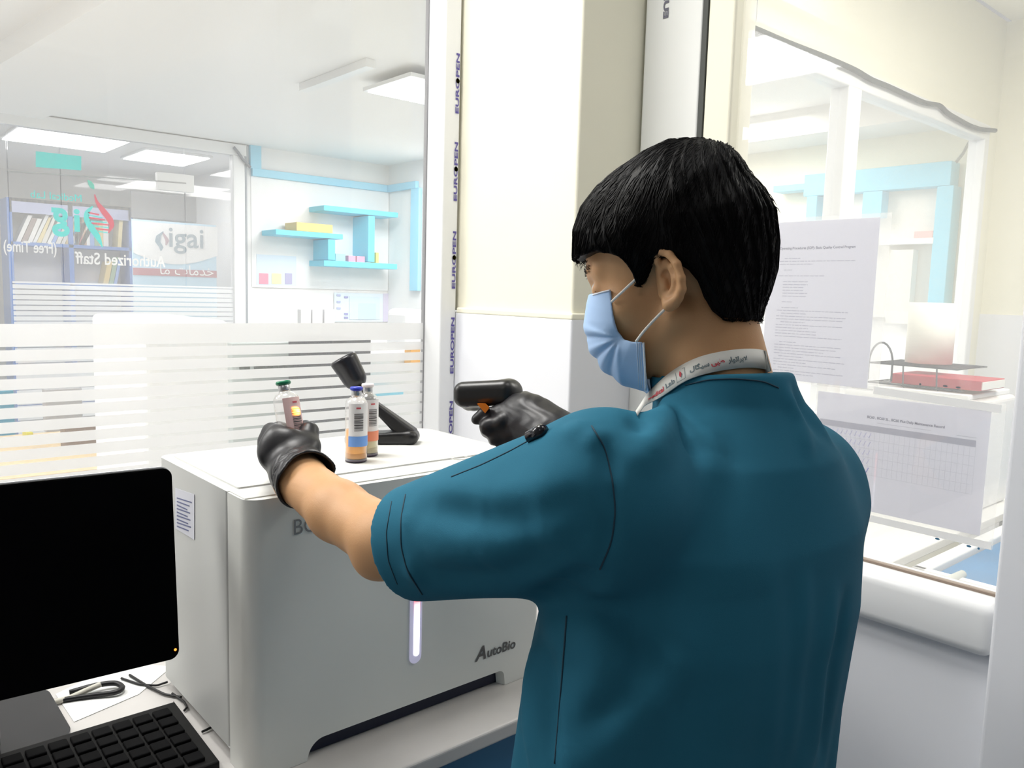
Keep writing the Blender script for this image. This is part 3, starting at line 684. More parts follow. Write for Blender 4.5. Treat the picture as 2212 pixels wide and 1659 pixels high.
cable('loop_cable', [(60, 1530, z_), (130, 1512, z_), (200, 1502, z_), (255, 1496, z_+.002), (268, 1484, z_+.003), (250, 1474, z_+.004), (205, 1480, z_+.006), (150, 1496, z_+.004)], 0.0042, CAB, 'thick black cable loop next to the cream cable')
cable('thin_cable', [(262, 1465, z_-.002), (300, 1478, z_-.002), (338, 1481, z_-.002), (362, 1473, z_-.001)], 0.0018, CAB, 'thin black cable bending towards the back of the analyser')
cable('thin_cable', [(280, 1458, z_-.002), (315, 1480, z_-.002), (355, 1500, z_-.002), (392, 1506, z_-.002)], 0.0020, CAB, 'thin black cable running down to the keyboard corner')
cable('short_cable', [(372, 1498, z_-.002), (398, 1516, z_-.002), (404, 1528, z_-.002), (398, 1535, z_-.002)], 0.0018, CAB, 'short black cable curl between keyboard and analyser')
cable('short_cable', [(436, 1581, z_-.002), (447, 1576, z_-.002), (456, 1571, z_-.002)], 0.0018, CAB, 'short black cable end at the lower right of the keyboard')

# ================================================================== document sleeves on the side glass
SLV = glassmat('clear_plastic_sleeve', veil=0.22, ior=1.4)
PAPER = glassmat('printed_paper', veil=0.97, veilcol=(0.86, 0.86, 0.92))
INK = mat('paper_ink', (0.22, 0.22, 0.28), 0.7); INKL = mat('paper_ink_pale', (0.50, 0.50, 0.58), 0.7)
XP = 1.3985
def sleeve(label, y0, y1, z0, z1, holes, py0, py1, pz0, pz1):
    t = thing('document_sleeve', label, 'plastic sleeve', (XP, (y0+y1)/2, z0), 'document sleeves taped to the side glass')
    box('clear_sleeve', (XP-0.004, y0, z0), (XP-0.0036, y1, z1), SLV, t)
    p = box('paper', (XP-0.0030, py0, pz0), (XP-0.0026, py1, pz1), PAPER, t)
    return t, p
t1, p1 = sleeve('portrait plastic sleeve with a typed procedure page on the side glass, upper of two', 0.632, 0.875, 1.348, 1.655, None, 0.652, 0.862, 1.352, 1.648)
ink = MB(); rr = random.Random(7)
def pline(mb, yl, z, ln, th): mb.add([(XP-0.0033, yl, z), (XP-0.0033, yl-ln, z), (XP-0.0033, yl-ln, z+th), (XP-0.0033, yl, z+th)], [(0, 1, 2, 3)])
text_on(ink, 'Standard Operating Procedures (SOP): Basic Quality Control Program', 0.0064, lambda x, y: (XP-0.0033, 0.862-x*0.93, 1.597+y), bold=0.00012)
ink.build('heading_text', INK, p1)
tl = MB(); z_l = 1.585
paras = [0.2, 0.9, 0.4, 0, 0.1, 0, 0.55, 0, 0.3, 0.3, 0.25, 0.25, 0.3, 0.3, 0, 0.12, 0, 0.2, 0.85, 0.3, 0.83, 0.8, 0.3, 0.8, 0.4, 0.5, 0.5, 0.8, 0, 0.2, 0.8, 0.75, 0.6, 0.8, 0.3, 0.85, 0.4, 0.75, 0.2, 0.85, 0.5]
for L in paras:
    z_l -= 0.0054
    if L: 
        y_ = 0.838-(0.01 if L < .4 else 0); end = y_-0.165*L
        while y_ > end:
            w_ = min(rr.uniform(0.004, 0.014), y_-end+0.001); pline(tl, y_, z_l, w_, 0.0013); y_ -= w_+0.0014
tl.build('body_text', INKL, p1)
t2, p2 = sleeve('landscape plastic sleeve with a maintenance record table, lower on the side glass', 0.432, 0.745, 1.118, 1.352, None, 0.452, 0.742, 1.136, 1.338)
tx = MB(); text_on(tx, 'BC60 , BC60 SL , BC60 Plus Daily Maintenance Record', 0.0062, lambda x, y: (XP-0.0033, 0.648-x*0.93, 1.3005+y), bold=0.00015); tx.build('heading_text', INK, p2)
tb = MB(); tb.add([(XP-0.0032, 0.735, 1.277), (XP-0.0032, 0.470, 1.277), (XP-0.0032, 0.470, 1.288), (XP-0.0032, 0.735, 1.288)], [(0, 1, 2, 3)])
tb.build('table_header', mat('table_grey', (0.50, 0.50, 0.58), 0.7), p2)
gr = MB()
for k in range(32): pline(gr, 0.735-k*0.00855, 1.200, 0.0004, 0.077)
for k in range(6): pline(gr, 0.735, 1.200+k*0.0154, 0.265, 0.0004)
pline(gr, 0.50, 1.2915, 0.03, 0.0012); pline(gr, 0.63, 1.2935, 0.09, 0.0008)
gr.build('table_grid', mat('grid_ink', (0.62, 0.62, 0.68), 0.7), p2)
sc_ = MB()
for r_ in range(5):
    for k in range(11):
        y_ = 0.73-k*0.00855; z0_ = 1.203+r_*0.0154
        sc_.tube([(XP-0.0036, y_, z0_+0.004), (XP-0.0036, y_-0.002, z0_+0.001), (XP-0.0036, y_-0.006, z0_+0.010)], 0.00022 if r_ else 0.0006, 4)
sc_.build('handwritten_ticks', mat('biro_ink', (0.38, 0.36, 0.75), 0.6), p2)
# punched edge strips
for (lab, yl, yr, zc, hs, par) in (('strip', 0.655, 0.432, 1.3495, (1, 2, 3), None), ('strip', 0.745, 0.438, 1.1255, (1, 2, 3), None)):
    pass
stp = MB().add([(XP-0.0042, 0.640, 1.344), (XP-0.0042, 0.4385, 1.336), (XP-0.0042, 0.4385, 1.349), (XP-0.0042, 0.640, 1.357)], [(0, 1, 2, 3)])
stp.build('punched_strip', mat('strip_white', (0.88, 0.88, 0.88), 0.5), t2)
stp = MB().add([(XP-0.0042, 0.745, 1.118), (XP-0.0042, 0.434, 1.118), (XP-0.0042, 0.434, 1.130), (XP-0.0042, 0.745, 1.130)], [(0, 1, 2, 3)])
stp.build('punched_strip', mat('strip_white', (0.88, 0.88, 0.88), 0.5), t2)
hd = mat('hole_dark', (0.18, 0.20, 0.22), 0.6)
for px, py, rx in ((1988, 830, 3), (2042, 834, 6), (2070, 837, 6)):
    q = AX(px, py, XP-0.0045); MB().prism([(XP-0.0045, q[1]+rx*0.00062*math.cos(a), q[2]+0.0016*math.sin(a)) for a in np.linspace(0, 2*math.pi, 14, endpoint=False)], (-0.0002, 0, 0)).build('punch_hole', hd, t2)
for px, py, rx in ((2025, 1164, 6), (2093, 1180, 6), (2114, 1185, 3)):
    q = AX(px, py, XP-0.0045); MB().prism([(XP-0.0045, q[1]+rx*0.00062*math.cos(a), q[2]+0.0018*math.sin(a)) for a in np.linspace(0, 2*math.pi, 14, endpoint=False)], (-0.0002, 0, 0)).build('punch_hole', mat('hole_blue', (0.05, 0.16, 0.28), 0.6), t2)

# ================================================================== corridor beyond the side glass
MB().box((1.55, 0.99, 0.72), (3.62, 1.60, 0.75)).box((1.6, 1.5, 0), (1.64, 1.55, 0.72)).box((3.5, 1.5, 0), (3.54, 1.55, 0.72)).box((1.6, 1.03, 0), (1.64, 1.07, 0.72)).box((3.5, 1.03, 0), (3.54, 1.07, 0.72)).build('desk', mat('desk_white', (0.80, 0.80, 0.78), .5), None, bevel=0.004, label='white desk beyond the side glass below the sleeves', category='desk')
pz = 1.19
pn = thing('printer', 'white box-shaped device on the desk under the wire letter tray', 'printer', (3.25, 1.28, 0.75))
MB().box((3.05, 1.05, 0.7505), (3.50, 1.52, 1.17)).build('housing', mat('device_white', (0.78, 0.78, 0.78), .5), pn, bevel=0.02)
MB().box((3.07, 1.07, 1.17), (3.48, 1.50, pz)).build('lid', WHITE, pn, bevel=0.006)
WIRE = mat('dark_wire', (0.03, 0.04, 0.06), 0.4)
lt = thing('letter_tray', 'dark wire letter tray beyond the side glass, above the maintenance record', 'letter tray', (3.25, 1.28, pz))
xt0, xt1 = 3.08, 3.36; ya, yb = 1.44, 1.10
for zz_, nm in ((pz+0.010, 'lower_rack'), (pz+0.085, 'upper_rack')):
    m = MB(); yy0 = yb if zz_ < pz+.05 else yb+0.02
    m.tube([(xt0, ya, zz_), (xt0, yy0, zz_), (xt1, yy0, zz_), (xt1, ya, zz_)], 0.0035, 6, closed=True)
    for k in range(7): m.tube([(xt0+0.04*(k+1)-0.02, ya, zz_), (xt0+0.04*(k+1)-0.02, yy0, zz_)], 0.0015, 5)
    m.build(nm, WIRE, lt)
MB().tube([(xt0, ya, pz+.02)]+[(xt0, ya-0.045+0.045*math.cos(a), pz+0.085+0.08*math.sin(a)) for a in np.linspace(0, math.pi, 12)]+[(xt0, ya-0.09, pz+0.02)], 0.004, 6).build('side_hoop', WIRE, lt)
MB().tube([(xt0, ya-0.13, pz+0.085), (xt0, ya-0.135, pz+.005), (xt0, ya-.14, pz+0.003)], 0.003, 6).build('side_leg', WIRE, lt)
MB().tube([(xt0, yb+0.09, pz+0.085), (xt0, yb+0.085, pz+.005), (xt0, yb+.08, pz+0.003)], 0.003, 6).build('side_leg', WIRE, lt)
bk = thing('red_book', 'closed red book lying in the lower rack of the wire letter tray', 'book', (3.2, 1.2, pz+0.015))
MB().box((3.10, 1.045, pz+0.014), (3.33, 1.36, pz+0.05)).build('cover', mat('book_red', (0.48, 0.02, 0.05), .5), bk, bevel=0.002)
MB().box((3.105, 1.042, pz+0.018), (3.325, 1.0455, pz+0.046)).build('page_block', mat('page_white', (0.85, 0.83, 0.78), .8), bk)
MB().lathe((3.24, 1.285, pz+0.0905), [(0.02, 0), (0.082, 0), (0.083, 0.23), (0.02, 0.23)], n=32).build('paper_roll', mat('roll_cream', (0.88, 0.87, 0.80), .8, bump=.05), None, label='upright roll of white paper towel standing on the wire letter tray', category='paper roll')
# bed with blue mattress
e0 = AZ(1967, 1223, 0.74); e1 = AZ(2140, 1275, 0.52)
bd = thing('patient_couch', 'blue patient couch with white frame beyond the side glass at lower right', 'couch', (e0[0], e0[1]-0.3, 0))
MB().box((e0[0]+0.03, e0[1]-0.05, 0.62), (4.4, e0[1]-0.62, 0.73)).build('mattress', mat('couch_blue', (0.02, 0.17, 0.38), 0.6, var=0.25, vscale=9), bd, bevel=0.02)
MB().box((e0[0], e0[1]-0.045, 0.66), (4.4, e0[1], 0.74)).box((e0[0], e0[1]-0.65, 0.66), (e0[0]+0.03, e0[1], 0.74)).box((e0[0], e0[1]-0.65, 0.66), (4.4, e0[1]-0.625, 0.72)).build('frame', WHITE, bd, bevel=0.008)
for xx in (e0[0]+0.01, 4.3):
    for yy in (e0[1]-0.04, e0[1]-0.64): MB().box((xx, yy, 0), (xx+0.04, yy+0.04, 0.67)).build('leg', WHITE, bd)
q = AZ(2031, 1262, 0.74); q2_ = AZ(2079, 1241, 0.74)
MB().tube([(q[0], q[1], 0.741), (q2_[0], q2_[1], 0.741)], 0.012, 10).build('rail', mat('rail_grey', (.6, .62, .58), .4), bd)
# cable along the beam, dome lamp
cp = [(1548, 32), (1580, 42), (1640, 66), (1700, 92), (1780, 122), (1850, 152), (1880, 172), (1915, 185), (1960, 206), (2000, 224), (2030, 226), (2045, 244), (2070, 258), (2095, 272), (2120, 280), (2150, 282)]
MB().tube(smoothpath([AY(px, py, 1.586) for px, py in cp], 90), 0.0105, 8).build('wall_cable', mat('cable_dark', (0.04, 0.05, 0.05), .7), None, label='wavy dark cable running along the beam above the far window', category='cable')
dl = AY(1600, 30, 1.45)
dt = thing('dome_lamp', 'white round-bottomed fitting hanging at the left end of the dark beam cable', 'lamp fitting', dl)
MB().lathe((dl[0], dl[1], dl[2]-0.055), [(0.0, 0), (0.025, 0.003), (0.042, 0.016), (0.047, 0.04), (0.047, 0.2)], n=32).build('cover', mat('ceramic_white', (0.42, 0.43, 0.44), 0.25), dt)
MB().lathe((dl[0], dl[1], dl[2]+0.145), [(0.02, 0), (0.02, max(0.02, 2.95-dl[2]-0.145))], n=16).build('stem', WHITE, dt)
hc = MB().tube([AX(2095, 305, 4.62), AX(2080, 332, 4.63), AX(2056, 362, 4.65)], 0.008, 6).build('hanging_cable', mat('cable_grey', (0.12, 0.14, 0.13), .6), None, label='thin grey cable hanging behind the right end of the far window', category='cable')

# blue shelving behind the far window (on the end wall x = 4.7)
def EW(px, py, x=4.69): return AX(px, py, x)
sh = thing('wall_shelving', 'blue framed wall shelving seen through the far window on the right', 'shelving', (4.6, 2.3, 1.0))
def ewbox(mb, pxa, pya, pxb, pyb, x0=4.58, x1=4.69):
    a = EW(pxa, pya, x0); b = EW(pxb, pyb, x0); mb.box((x0, a[1], a[2]), (x1, b[1], b[2])); return mb
m = MB(); ewbox(m, 1738, 378, 2052, 400, 4.58); m.box((4.58, EW(2052, 500, 4.58)[1], 1.5), (4.69, EW(2016, 500, 4.58)[1], EW(2052, 400, 4.58)[2]-.001)); m.box((4.58, EW(1760, 500, 4.58)[1], 1.5), (4.69, EW(1738, 500, 4.58)[1], EW(2052, 400, 4.58)[2]-.001)); m.box((4.58, EW(1900, 500, 4.58)[1], EW(1880, 470, 4.58)[2]), (4.69, EW(1858, 500, 4.58)[1], EW(2052, 400, 4.58)[2]-.001)); ewbox(m, 1670, 402, 1737, 410)
m.build('shelf_frame', BLUE, sh, bevel=0.004)
m = MB(); ewbox(m, 1900, 517, 2016, 526); ewbox(m, 1760, 517, 1880, 526); m.build('shelf_board', WHITE, sh)
m = MB(); ewbox(m, 1760, 410, 2016, 690, 4.66, 4.69); m.build('back_panel', mat('shelf_back', (0.80, 0.79, 0.76), .7), sh)
for (a_, lab_, colr) in (((1975, 500, 2014, 516), 'pink box on the shelf through the far window', (0.8, 0.45, 0.45)), ((1925, 540, 1960, 700), 'pale folder standing on the lower shelf through the far window', (0.75, 0.75, 0.72))):
    m = MB(); ewbox(m, *a_, 4.585, 4.65); m.build('storage_box', mat('box_'+lab_[:5], colr, .6), None, label=lab_, category='box')

# ================================================================== lab beyond the left glass
def LBX(name, px0, py0, px1, py1, y, dep, m, label, cat, group=None, floor=False, bev=0.004):
    a = AY(px0, py0, y); b = AY(px1, py1, y); z0, z1 = min(a[2], b[2]), max(a[2], b[2])
    if floor: z0 = 0.0
    t = dict(label=label, category=cat)
    if group: t['group'] = group
    return MB().box((a[0], y, z0), (b[0], y+dep, z1)).build(name, m, None, bevel=bev, **t)
LBX('white_refrigerator', 306, 692, 497, 900, 2.0, 0.45, mat('fridge_white', (0.88, 0.88, 0.86), .4), 'tall white cabinet standing right behind the frosted strips, left of the held bottle', 'refrigerator', floor=True, bev=0.015)
LBX('dark_cabinet', 716, 735, 800, 940, 3.0, 0.4, mat('dark_cabinet', (0.02, 0.022, 0.03), .5), 'dark upright cabinet behind the frosted strips next to the scanner stand', 'cabinet', floor=True)
LBX('side_counter', 800, 765, 925, 950, 3.3, 0.5, mat('pale_counter', (0.75, 0.76, 0.77), .5), 'pale grey counter unit behind the frosted strips near the window post', 'counter', floor=True)
LBX('orange_folder', 888, 748, 908, 790, 3.24, 0.059, mat('orange_file', (0.9, 0.42, 0.03), .5), 'orange folder behind the frosted strips by the window post', 'folder')
LBX('blue_tray', 800, 846, 872, 854, 3.16, 0.145, BLUE, 'flat blue tray edge behind the frosted strips right of the bottles', 'tray')
LBX('grey_bench', 500, 742, 712, 940, 3.4, 0.5, mat('grey_bench', (0.60, 0.66, 0.65), .5), 'grey-green bench unit behind the frosted strips above the analyser', 'bench', floor=True)
for i, (a_, b_, h_) in enumerate(((528, 541, 0), (560, 572, 0), (580, 590, 0), (601, 613, 0), (620, 648, 0))):
    LBX('small_vial', a_, 790, b_, 801, 3.34, 0.059, mat('vial_dark', (0.02, 0.035, 0.02), .4), ['dark vial at the left of a row behind the frosted strips', 'dark vial, second from left behind the frosted strips', 'dark vial, middle of the row behind the frosted strips', 'dark vial just left of the green bottle cap, behind the strips', 'wide dark box right of the row of vials behind the strips'][i], 'vial', 'dark vials behind the frosted strips')
# low desk with objects at far left
dk = AZ(228, 975, 0.86)
MB().box((-1.4, dk[1]-0.3, 0.82), (dk[0], dk[1]+0.55, 0.86)).box((-1.38, dk[1]+0.45, 0), (-1.33, dk[1]+.5, .82)).box((dk[0]-0.07, dk[1]+0.4, 0), (dk[0]-0.02, dk[1]+.5, .82)).build('wooden_desk', mat('pale_wood', (0.72, 0.55, 0.33), .5, var=.1), None, label='pale wooden desk glimpsed between the frosted strips at the left', category='desk')
yD = dk[1]
for nm, px0, py0, px1, py1, colr, lab_, cat_ in (
        ('brown_box', 140, 925, 226, 968, (0.16, 0.10, 0.07), 'brown box on the wooden desk behind the frosted strips', 'box'),
        ('dark_device', 0, 996, 42, 1020, (0.012, 0.010, 0.02), 'dark device at the left picture edge behind the frosted strips', 'device'),
        ('dark_holder', 58, 992, 96, 1012, (0.015, 0.012, 0.02), 'small dark holder beside the dark device behind the strips', 'holder'),
        ('yellow_block', 57, 935, 73, 953, (0.55, 0.5, 0.02), 'small yellow block on the wooden desk behind the strips', 'block')):
    LBX(nm, px0, py0, px1, py1, yD+0.1, 0.08, mat('m_'+nm, colr, .5), lab_, cat_)
LBX('blue_chair', 0, 845, 32, 905, yD+0.8, 0.06, mat('chair_blue', (0.03, 0.25, 0.38), .6), 'blue chair back at the left picture edge behind the frosted strips', 'chair', floor=True)
LBX('pink_folder', 283, 860, 303, 925, 2.75, 0.05, mat('pink_file', (0.65, 0.18, 0.32), .6), 'pink folder left of the tall white cabinet behind the strips', 'folder', floor=True)
LBX('grey_case', 96, 842, 180, 928, yD+0.3, 0.05, mat('case_grey', (0.35, 0.35, 0.37), .5), 'grey case standing on the wooden desk behind the strips', 'case')

# ---- blue display shelving on the far wall (y = 7.45)
YS = 6.305
def SW(px, py, y=YS): return AY(px, py, y)
def swbox(mb, px0, py0, px1, py1, y0, y1):
    a = SW(px0, py0, y0); b = SW(px1, py1, y0); return mb.box((a[0], y0, a[2]), (b[0], y1, b[2]))
ds = thing('display_shelving', 'sky blue stepped display shelving on the far white wall', 'shelving', (3.4, 6.1, 1.3))
m = MB(); swbox(m, 541, 312, 565, 366, YS-0.04, YS); 
a_ = SW(541, 372); b_ = SW(840, 409); zt_ = a_[2]
m.box((a_[0], YS-0.04, zt_-0.03), (3.929, YS, zt_+0.03)); m.box((3.93, AX(905, 405, 3.965)[1], zt_-0.03), (3.965, YS, zt_+0.03))
ye = AX(905, 405, 3.93)[1]; ye2 = AX(887, 405, 3.93)[1]
m.box((3.931, ye, 1.5), (3.964, ye2, zt_-0.0305)); m.build('border', mat('pale_blue_border', (0.30, 0.68, 0.88), .5), ds, bevel=0.004)
yfr = YS-0.27; CY = mat('bright_blue_shelf', (0.10, 0.66, 0.88), 0.45)
def shelfboard(pxa, pya, pxb, pyb, name='shelf_board'):
    m = MB(); a = SW(pxa, pya, yfr); b = SW(pxb, pyb, yfr); m.box((a[0], yfr, b[2]), (b[0], YS, a[2])); m.build(name, CY, ds, bevel=0.003)
    return a[0], b[0], b[2], a[2]
s1 = shelfboard(700, 443, 860, 466+4); s2 = shelfboard(596, 495, 741, 507+10); s3 = shelfboard(700, 562, 858, 579+3)
shelfboard(796, 466, 809, 566, 'shelf_upright'); shelfboard(709, 517, 724, 562, 'shelf_upright')
pan = MB(); a = SW(541, 385); b = SW(885, 625); pan.box((a[0], YS-0.01, SW(541, 620)[2]), (3.965, YS+0.004, zt_-0.03)); pan.build('back_panel', WHITE, ds)
# wooden block on the middle board and small things on the lower one
zt2 = s2[3]
a = SW(642, 480, yfr+0.0); b = SW(720, 499, yfr+0.0)
MB().box((a[0], yfr+0.01, zt2+0.001), (b[0], YS-0.05, zt2+0.07)).build('wooden_box', mat('ochre_wood', (0.80, 0.55, 0.18), .6), None, label='flat ochre box lying on the middle blue shelf board', category='box', bevel=0.003)
zt3 = s3[3]
for px0, px1, hh, colr, nm, lab_ in ((725, 746, .06, (0.35, 0.80, 0.88), 'cyan_box', 'small cyan box at the left on the lower blue shelf board'), (753, 768, .05, (0.85, 0.35, 0.50), 'pink_box', 'left of two small pink boxes on the lower blue shelf board'), (771, 788, .05, (0.85, 0.42, 0.55), 'pink_box', 'right of two small pink boxes on the lower blue shelf board'), (812, 818, .09, (0.8, 0.75, 0.2), 'yellow_box', 'tiny yellow box right of the blue upright on the lower board')):
    a = SW(px0, 570, yfr+0.03); b = SW(px1, 570, yfr+0.03)
    MB().box((a[0], yfr+0.03, zt3+0.001), (b[0], yfr+0.12, zt3+hh)).build(nm, mat('m_'+nm, colr, .6), None, label=lab_, category='box')
ps = thing('wall_poster', 'pale blue poster with three coloured pictures on the far wall', 'poster', SW(597, 580)); 
def wposter(par, nm, px0, py0, px1, py1, dy, colr):
    m = MB(); swbox(m, px0, py0, px1, py1, YS-0.012-dy, YS-0.010-dy+0.001); m.build(nm, mat('m_'+nm+str(px0), colr, .6), par)
wposter(ps, 'poster_sheet', 554, 549, 640, 618, 0, (0.68, 0.80, 0.92))
wposter(ps, 'poster_picture', 560, 590, 580, 614, .003, (0.88, 0.30, 0.42)); wposter(ps, 'poster_picture', 587, 590, 608, 614, .003, (0.92, 0.82, 0.45)); wposter(ps, 'poster_picture', 616, 590, 631, 614, .003, (0.42, 0.40, 0.62))
mpz = thing('wall_chart', 'pale blue wall chart with coloured patches below the display shelving', 'chart', SW(795, 660))
wposter(mpz, 'chart_sheet', 722, 632, 866, 695, -.004, (0.74, 0.84, 0.93)); wposter(mpz, 'chart_panel', 828, 634, 866, 695, 0, (0.62, 0.58, 0.74))
for k, (x_, y_) in enumerate(((728, 636), (728, 650), (728, 664), (744, 640), (744, 676), (744, 684))): wposter(mpz, 'chart_key', x_, y_, x_+8, y_+4, .003, ((0.45, 0.5, 0.75), (0.55, 0.5, 0.75), (0.4, 0.6, 0.8), (0.3, 0.3, 0.6))[k % 4])
wposter(mpz, 'chart_region', 755, 640, 820, 690, .002, (0.66, 0.80, 0.92)); wposter(mpz, 'chart_region', 775, 655, 812, 690, .004, (0.58, 0.74, 0.88))
for k, px0 in enumerate((650, 675, 701)):
    LBX('white_chair', px0, 668, px0+22, 690, 5.6, 0.06, mat('chair_white', (0.80, 0.80, 0.82), .5), ['leftmost white chair back below the display shelving', 'middle one of three white chair backs below the display shelving', 'right one of three white chair backs below the display shelving'][k], 'chair', 'white chairs by the far wall', floor=True)
LBX('water_dispenser', 880, 668, 925, 700, 5.0, 0.3, WHITE, 'white rounded appliance beside the window post below the blue border', 'appliance', floor=True, bev=0.05)
hk = MB().tube(smoothpath([AY(505, 318, 6.25), AY(515, 330, 6.25), AY(525, 345, 6.25), AY(541, 362, 6.25)]), 0.012, 8).build('door_closer_arm', mat('arm_grey', (0.2, 0.22, 0.25), .4), None, label='grey closer arm at the top right of the glass partition', category='door closer')
sb = thing('wall_box', 'small olive box with a wire at the top edge beside the window post', 'box', AY(862, 2, 3.0))
a = AY(832, 4, 3.0); MB().box((a[0], 3.0, a[2]-0.01), (AY(892, 4, 3.0)[0], 3.12, a[2]+0.14)).build('housing', mat('olive', (0.30, 0.31, 0.22), .6), sb)
MB().tube(smoothpath([AY(838, 5, 2.99), AY(850, 15, 2.99), AY(878, 17, 2.99), AY(912, 22, 2.99)]), 0.006, 6).build('wire', mat('wire_grey', (0.5, 0.47, 0.47), .6), sb)
LBX('wall_bracket', 888, -60, 905, 8, 3.0, .1, WHITE, 'white bracket beside the olive box at the top edge', 'bracket')

# ---- bookshelf, banner behind the glass door (y = 9.3)
YB = 8.6
def BW(px, py, y=YB): return AY(px, py, y)
bs_ = thing('bookshelf', 'blue bookshelf full of books behind the mirrored helix emblem', 'bookshelf', BW(150, 610))
NB = mat('bookshelf_blue', (0.05, 0.18, 0.55), .5); xl_, xm_, xr_ = BW(22, 500)[0], BW(153, 500)[0], BW(283, 500)[0]
zt_b, z1_b, z2_b, z3_b = BW(150, 437)[2], BW(150, 528)[2], BW(150, 612)[2], BW(150, 700)[2]
for (xx, nm) in ((xl_, 'side_panel'), (xm_, 'divider'), (xr_, 'side_panel')): box(nm, (xx-0.02, YB, 0), (xx+0.02, YB+0.35, zt_b), NB, bs_)
for zz_ in (zt_b, z1_b, z2_b, z3_b, 0.3): box('shelf_board', (xl_, YB, zz_-0.03), (xr_, YB+0.35, zz_), NB, bs_)
box('back_panel', (xl_, YB+0.33, 0), (xr_, YB+0.35, zt_b), mat('shelf_inner', (0.70, 0.68, 0.68), .7), bs_)
# top valance where the shelf fades into a header
box('valance', (xl_, YB, zt_b-0.13), (xr_, YB+0.02, zt_b), mat('valance_blue', (0.45, 0.48, 0.72), .6), bs_)
COLS = [(0.8, 0.8, 0.78), (0.75, 0.72, 0.65), (0.55, 0.35, 0.22), (0.2, 0.35, 0.7), (0.75, 0.55, 0.2), (0.6, 0.1, 0.12), (0.25, 0.4, 0.25), (0.85, 0.83, 0.8), (0.3, 0.22, 0.2), (0.8, 0.65, 0.3)]
CN = ['white', 'cream', 'brown', 'blue', 'tan', 'red', 'green', 'pale', 'dark brown', 'mustard']
rb = random.Random(11)
def books(x0, x1, z0, lean, row):
    x = x0; i = 0; side = 'left' if x0 < xm_-0.01 else 'right'
    while x < x1:
        w_ = rb.uniform(0.026, 0.046); h_ = rb.uniform(0.21, 0.28); k = rb.randrange(len(COLS)); ln = lean*rb.uniform(0.8, 1.1)
        pos = ['first', 'second', 'third', 'fourth', 'fifth', 'sixth', 'seventh', 'eighth', 'ninth', 'tenth', 'eleventh', 'twelfth', 'thirteenth', 'fourteenth', 'fifteenth', 'sixteenth'][min(i, 15)]
        t = thing('book', '%s book, %s from left in the %s %s compartment of the blue bookshelf' % (CN[k], pos, row, side), 'book', (x, YB+0.05, z0), 'books in the blue bookshelf')
        pts = [(x, YB+0.04, z0+0.001), (x+w_, YB+0.04, z0+0.001), (x+w_+h_*ln, YB+0.04, z0+h_), (x+h_*ln, YB+0.04, z0+h_)]
        MB().prism(pts, (0, 0.2, 0)).build('cover', mat('book_'+CN[k].replace(' ', '_'), COLS[k], .6), t)
        x += w_*(1.15 if lean else 1.05); i += 1
books(xl_+0.05, xl_+0.62, z1_b, 0.45, 'upper'); books(xm_+0.04, xm_+0.30, z1_b, 0.0, 'upper'); books(xm_+0.42, xr_-0.10, z1_b, 0.10, 'upper')
books(xl_+0.46, xm_-0.16, z2_b, 0.38, 'lower'); books(xm_+0.28, xr_-0.14, z2_b, 0.25, 'lower')
YN = 7.4
bn = thing('banner_stand', 'white and blue printed banner right of the bookshelf behind the glass door', 'banner', AY(380, 612, YN))
def nbox(nm, px0, py0, px1, py1, dy, colr):
    a = AY(px0, py0, YN); b = AY(px1, py1, YN); return MB().box((a[0], YN-dy, a[2]), (b[0], YN-dy+0.004, b[2])).build(nm, mat('m_'+nm, colr, .6), bn)
a = AY(285, 475, YN); b = AY(469, 700, YN); MB().box((a[0], YN, 0.0), (b[0], YN+0.02, AY(380, 480, YN)[2])).build('banner_board', mat('banner_blue', (0.50, 0.72, 0.88), .6), bn)
# white curved field
A0 = AY(286, 477, YN); A1 = AY(469, 480, YN); pts = [(A0[0], YN-0.004, A0[2]), (A1[0], YN-0.004, A0[2])]
nseg = 18; zl = AY(380, 545, YN)[2]; zm = AY(380, 571, YN)[2]
for k in range(nseg+1):
    t = k/nseg; x = A1[0]+(A0[0]-A1[0])*t; pts.append((x, YN-0.004, zl-(zl-zm)*math.sin(math.pi*(t*0.9+0.03))))
MB().prism(pts, (0, 0.003, 0)).build('white_field', mat('banner_white', (0.86, 0.86, 0.86), .6), bn)
nbox('maroon_band', 287, 578, 468, 600, .004, (0.45, 0.13, 0.16))
def NP(px, py, dy=.007): q = AY(px, py, YN); return q
n0 = NP(362, 532); tm_ = MB(); text_on(tm_, 'igai', 0.25, lambda x, y: (n0[0]+x, YN-.007, n0[2]+y), bold=0.003); tm_.build('banner_lettering', mat('banner_ink', (0.25, 0.32, 0.38), .6), bn)
n1 = NP(343, 592); tm_ = MB(); text_on(tm_, '\uFE8E\uFEE3 \uFE95\uFE8E\uFEE3\uFEAA\uFEA7', 0.12, lambda x, y: (n1[0]+x, YN-.007, n1[2]+y)); tm_.build('band_lettering', WVIN, bn)
def nribbon(pts, wd, colr, nm):
    m = MB(); P = [NP(*p) for p in pts]
    for i in range(len(P)-1):
        for a_, b_, w0_, w1_ in ((P[i], P[i+1], wd[i], wd[i+1]),): m.prism([(a_[0]-w0_, YN-.008, a_[2]), (b_[0]-w1_, YN-.008, b_[2]), (b_[0]+w1_, YN-.008, b_[2]), (a_[0]+w0_, YN-.008, a_[2])], (0, .003, 0))
    m.build(nm, mat('m_'+nm, colr, .6), bn)
nribbon([(352, 500), (342, 510), (340, 522), (348, 534), (347, 542)], [0.005, .02, .022, .018, .003], (0.25, 0.35, 0.42), 'banner_emblem')
nribbon([(351, 502), (357, 512), (361, 520), (358, 530)], [0.004, .015, .016, .004], (0.45, 0.30, 0.34), 'banner_emblem_strand')
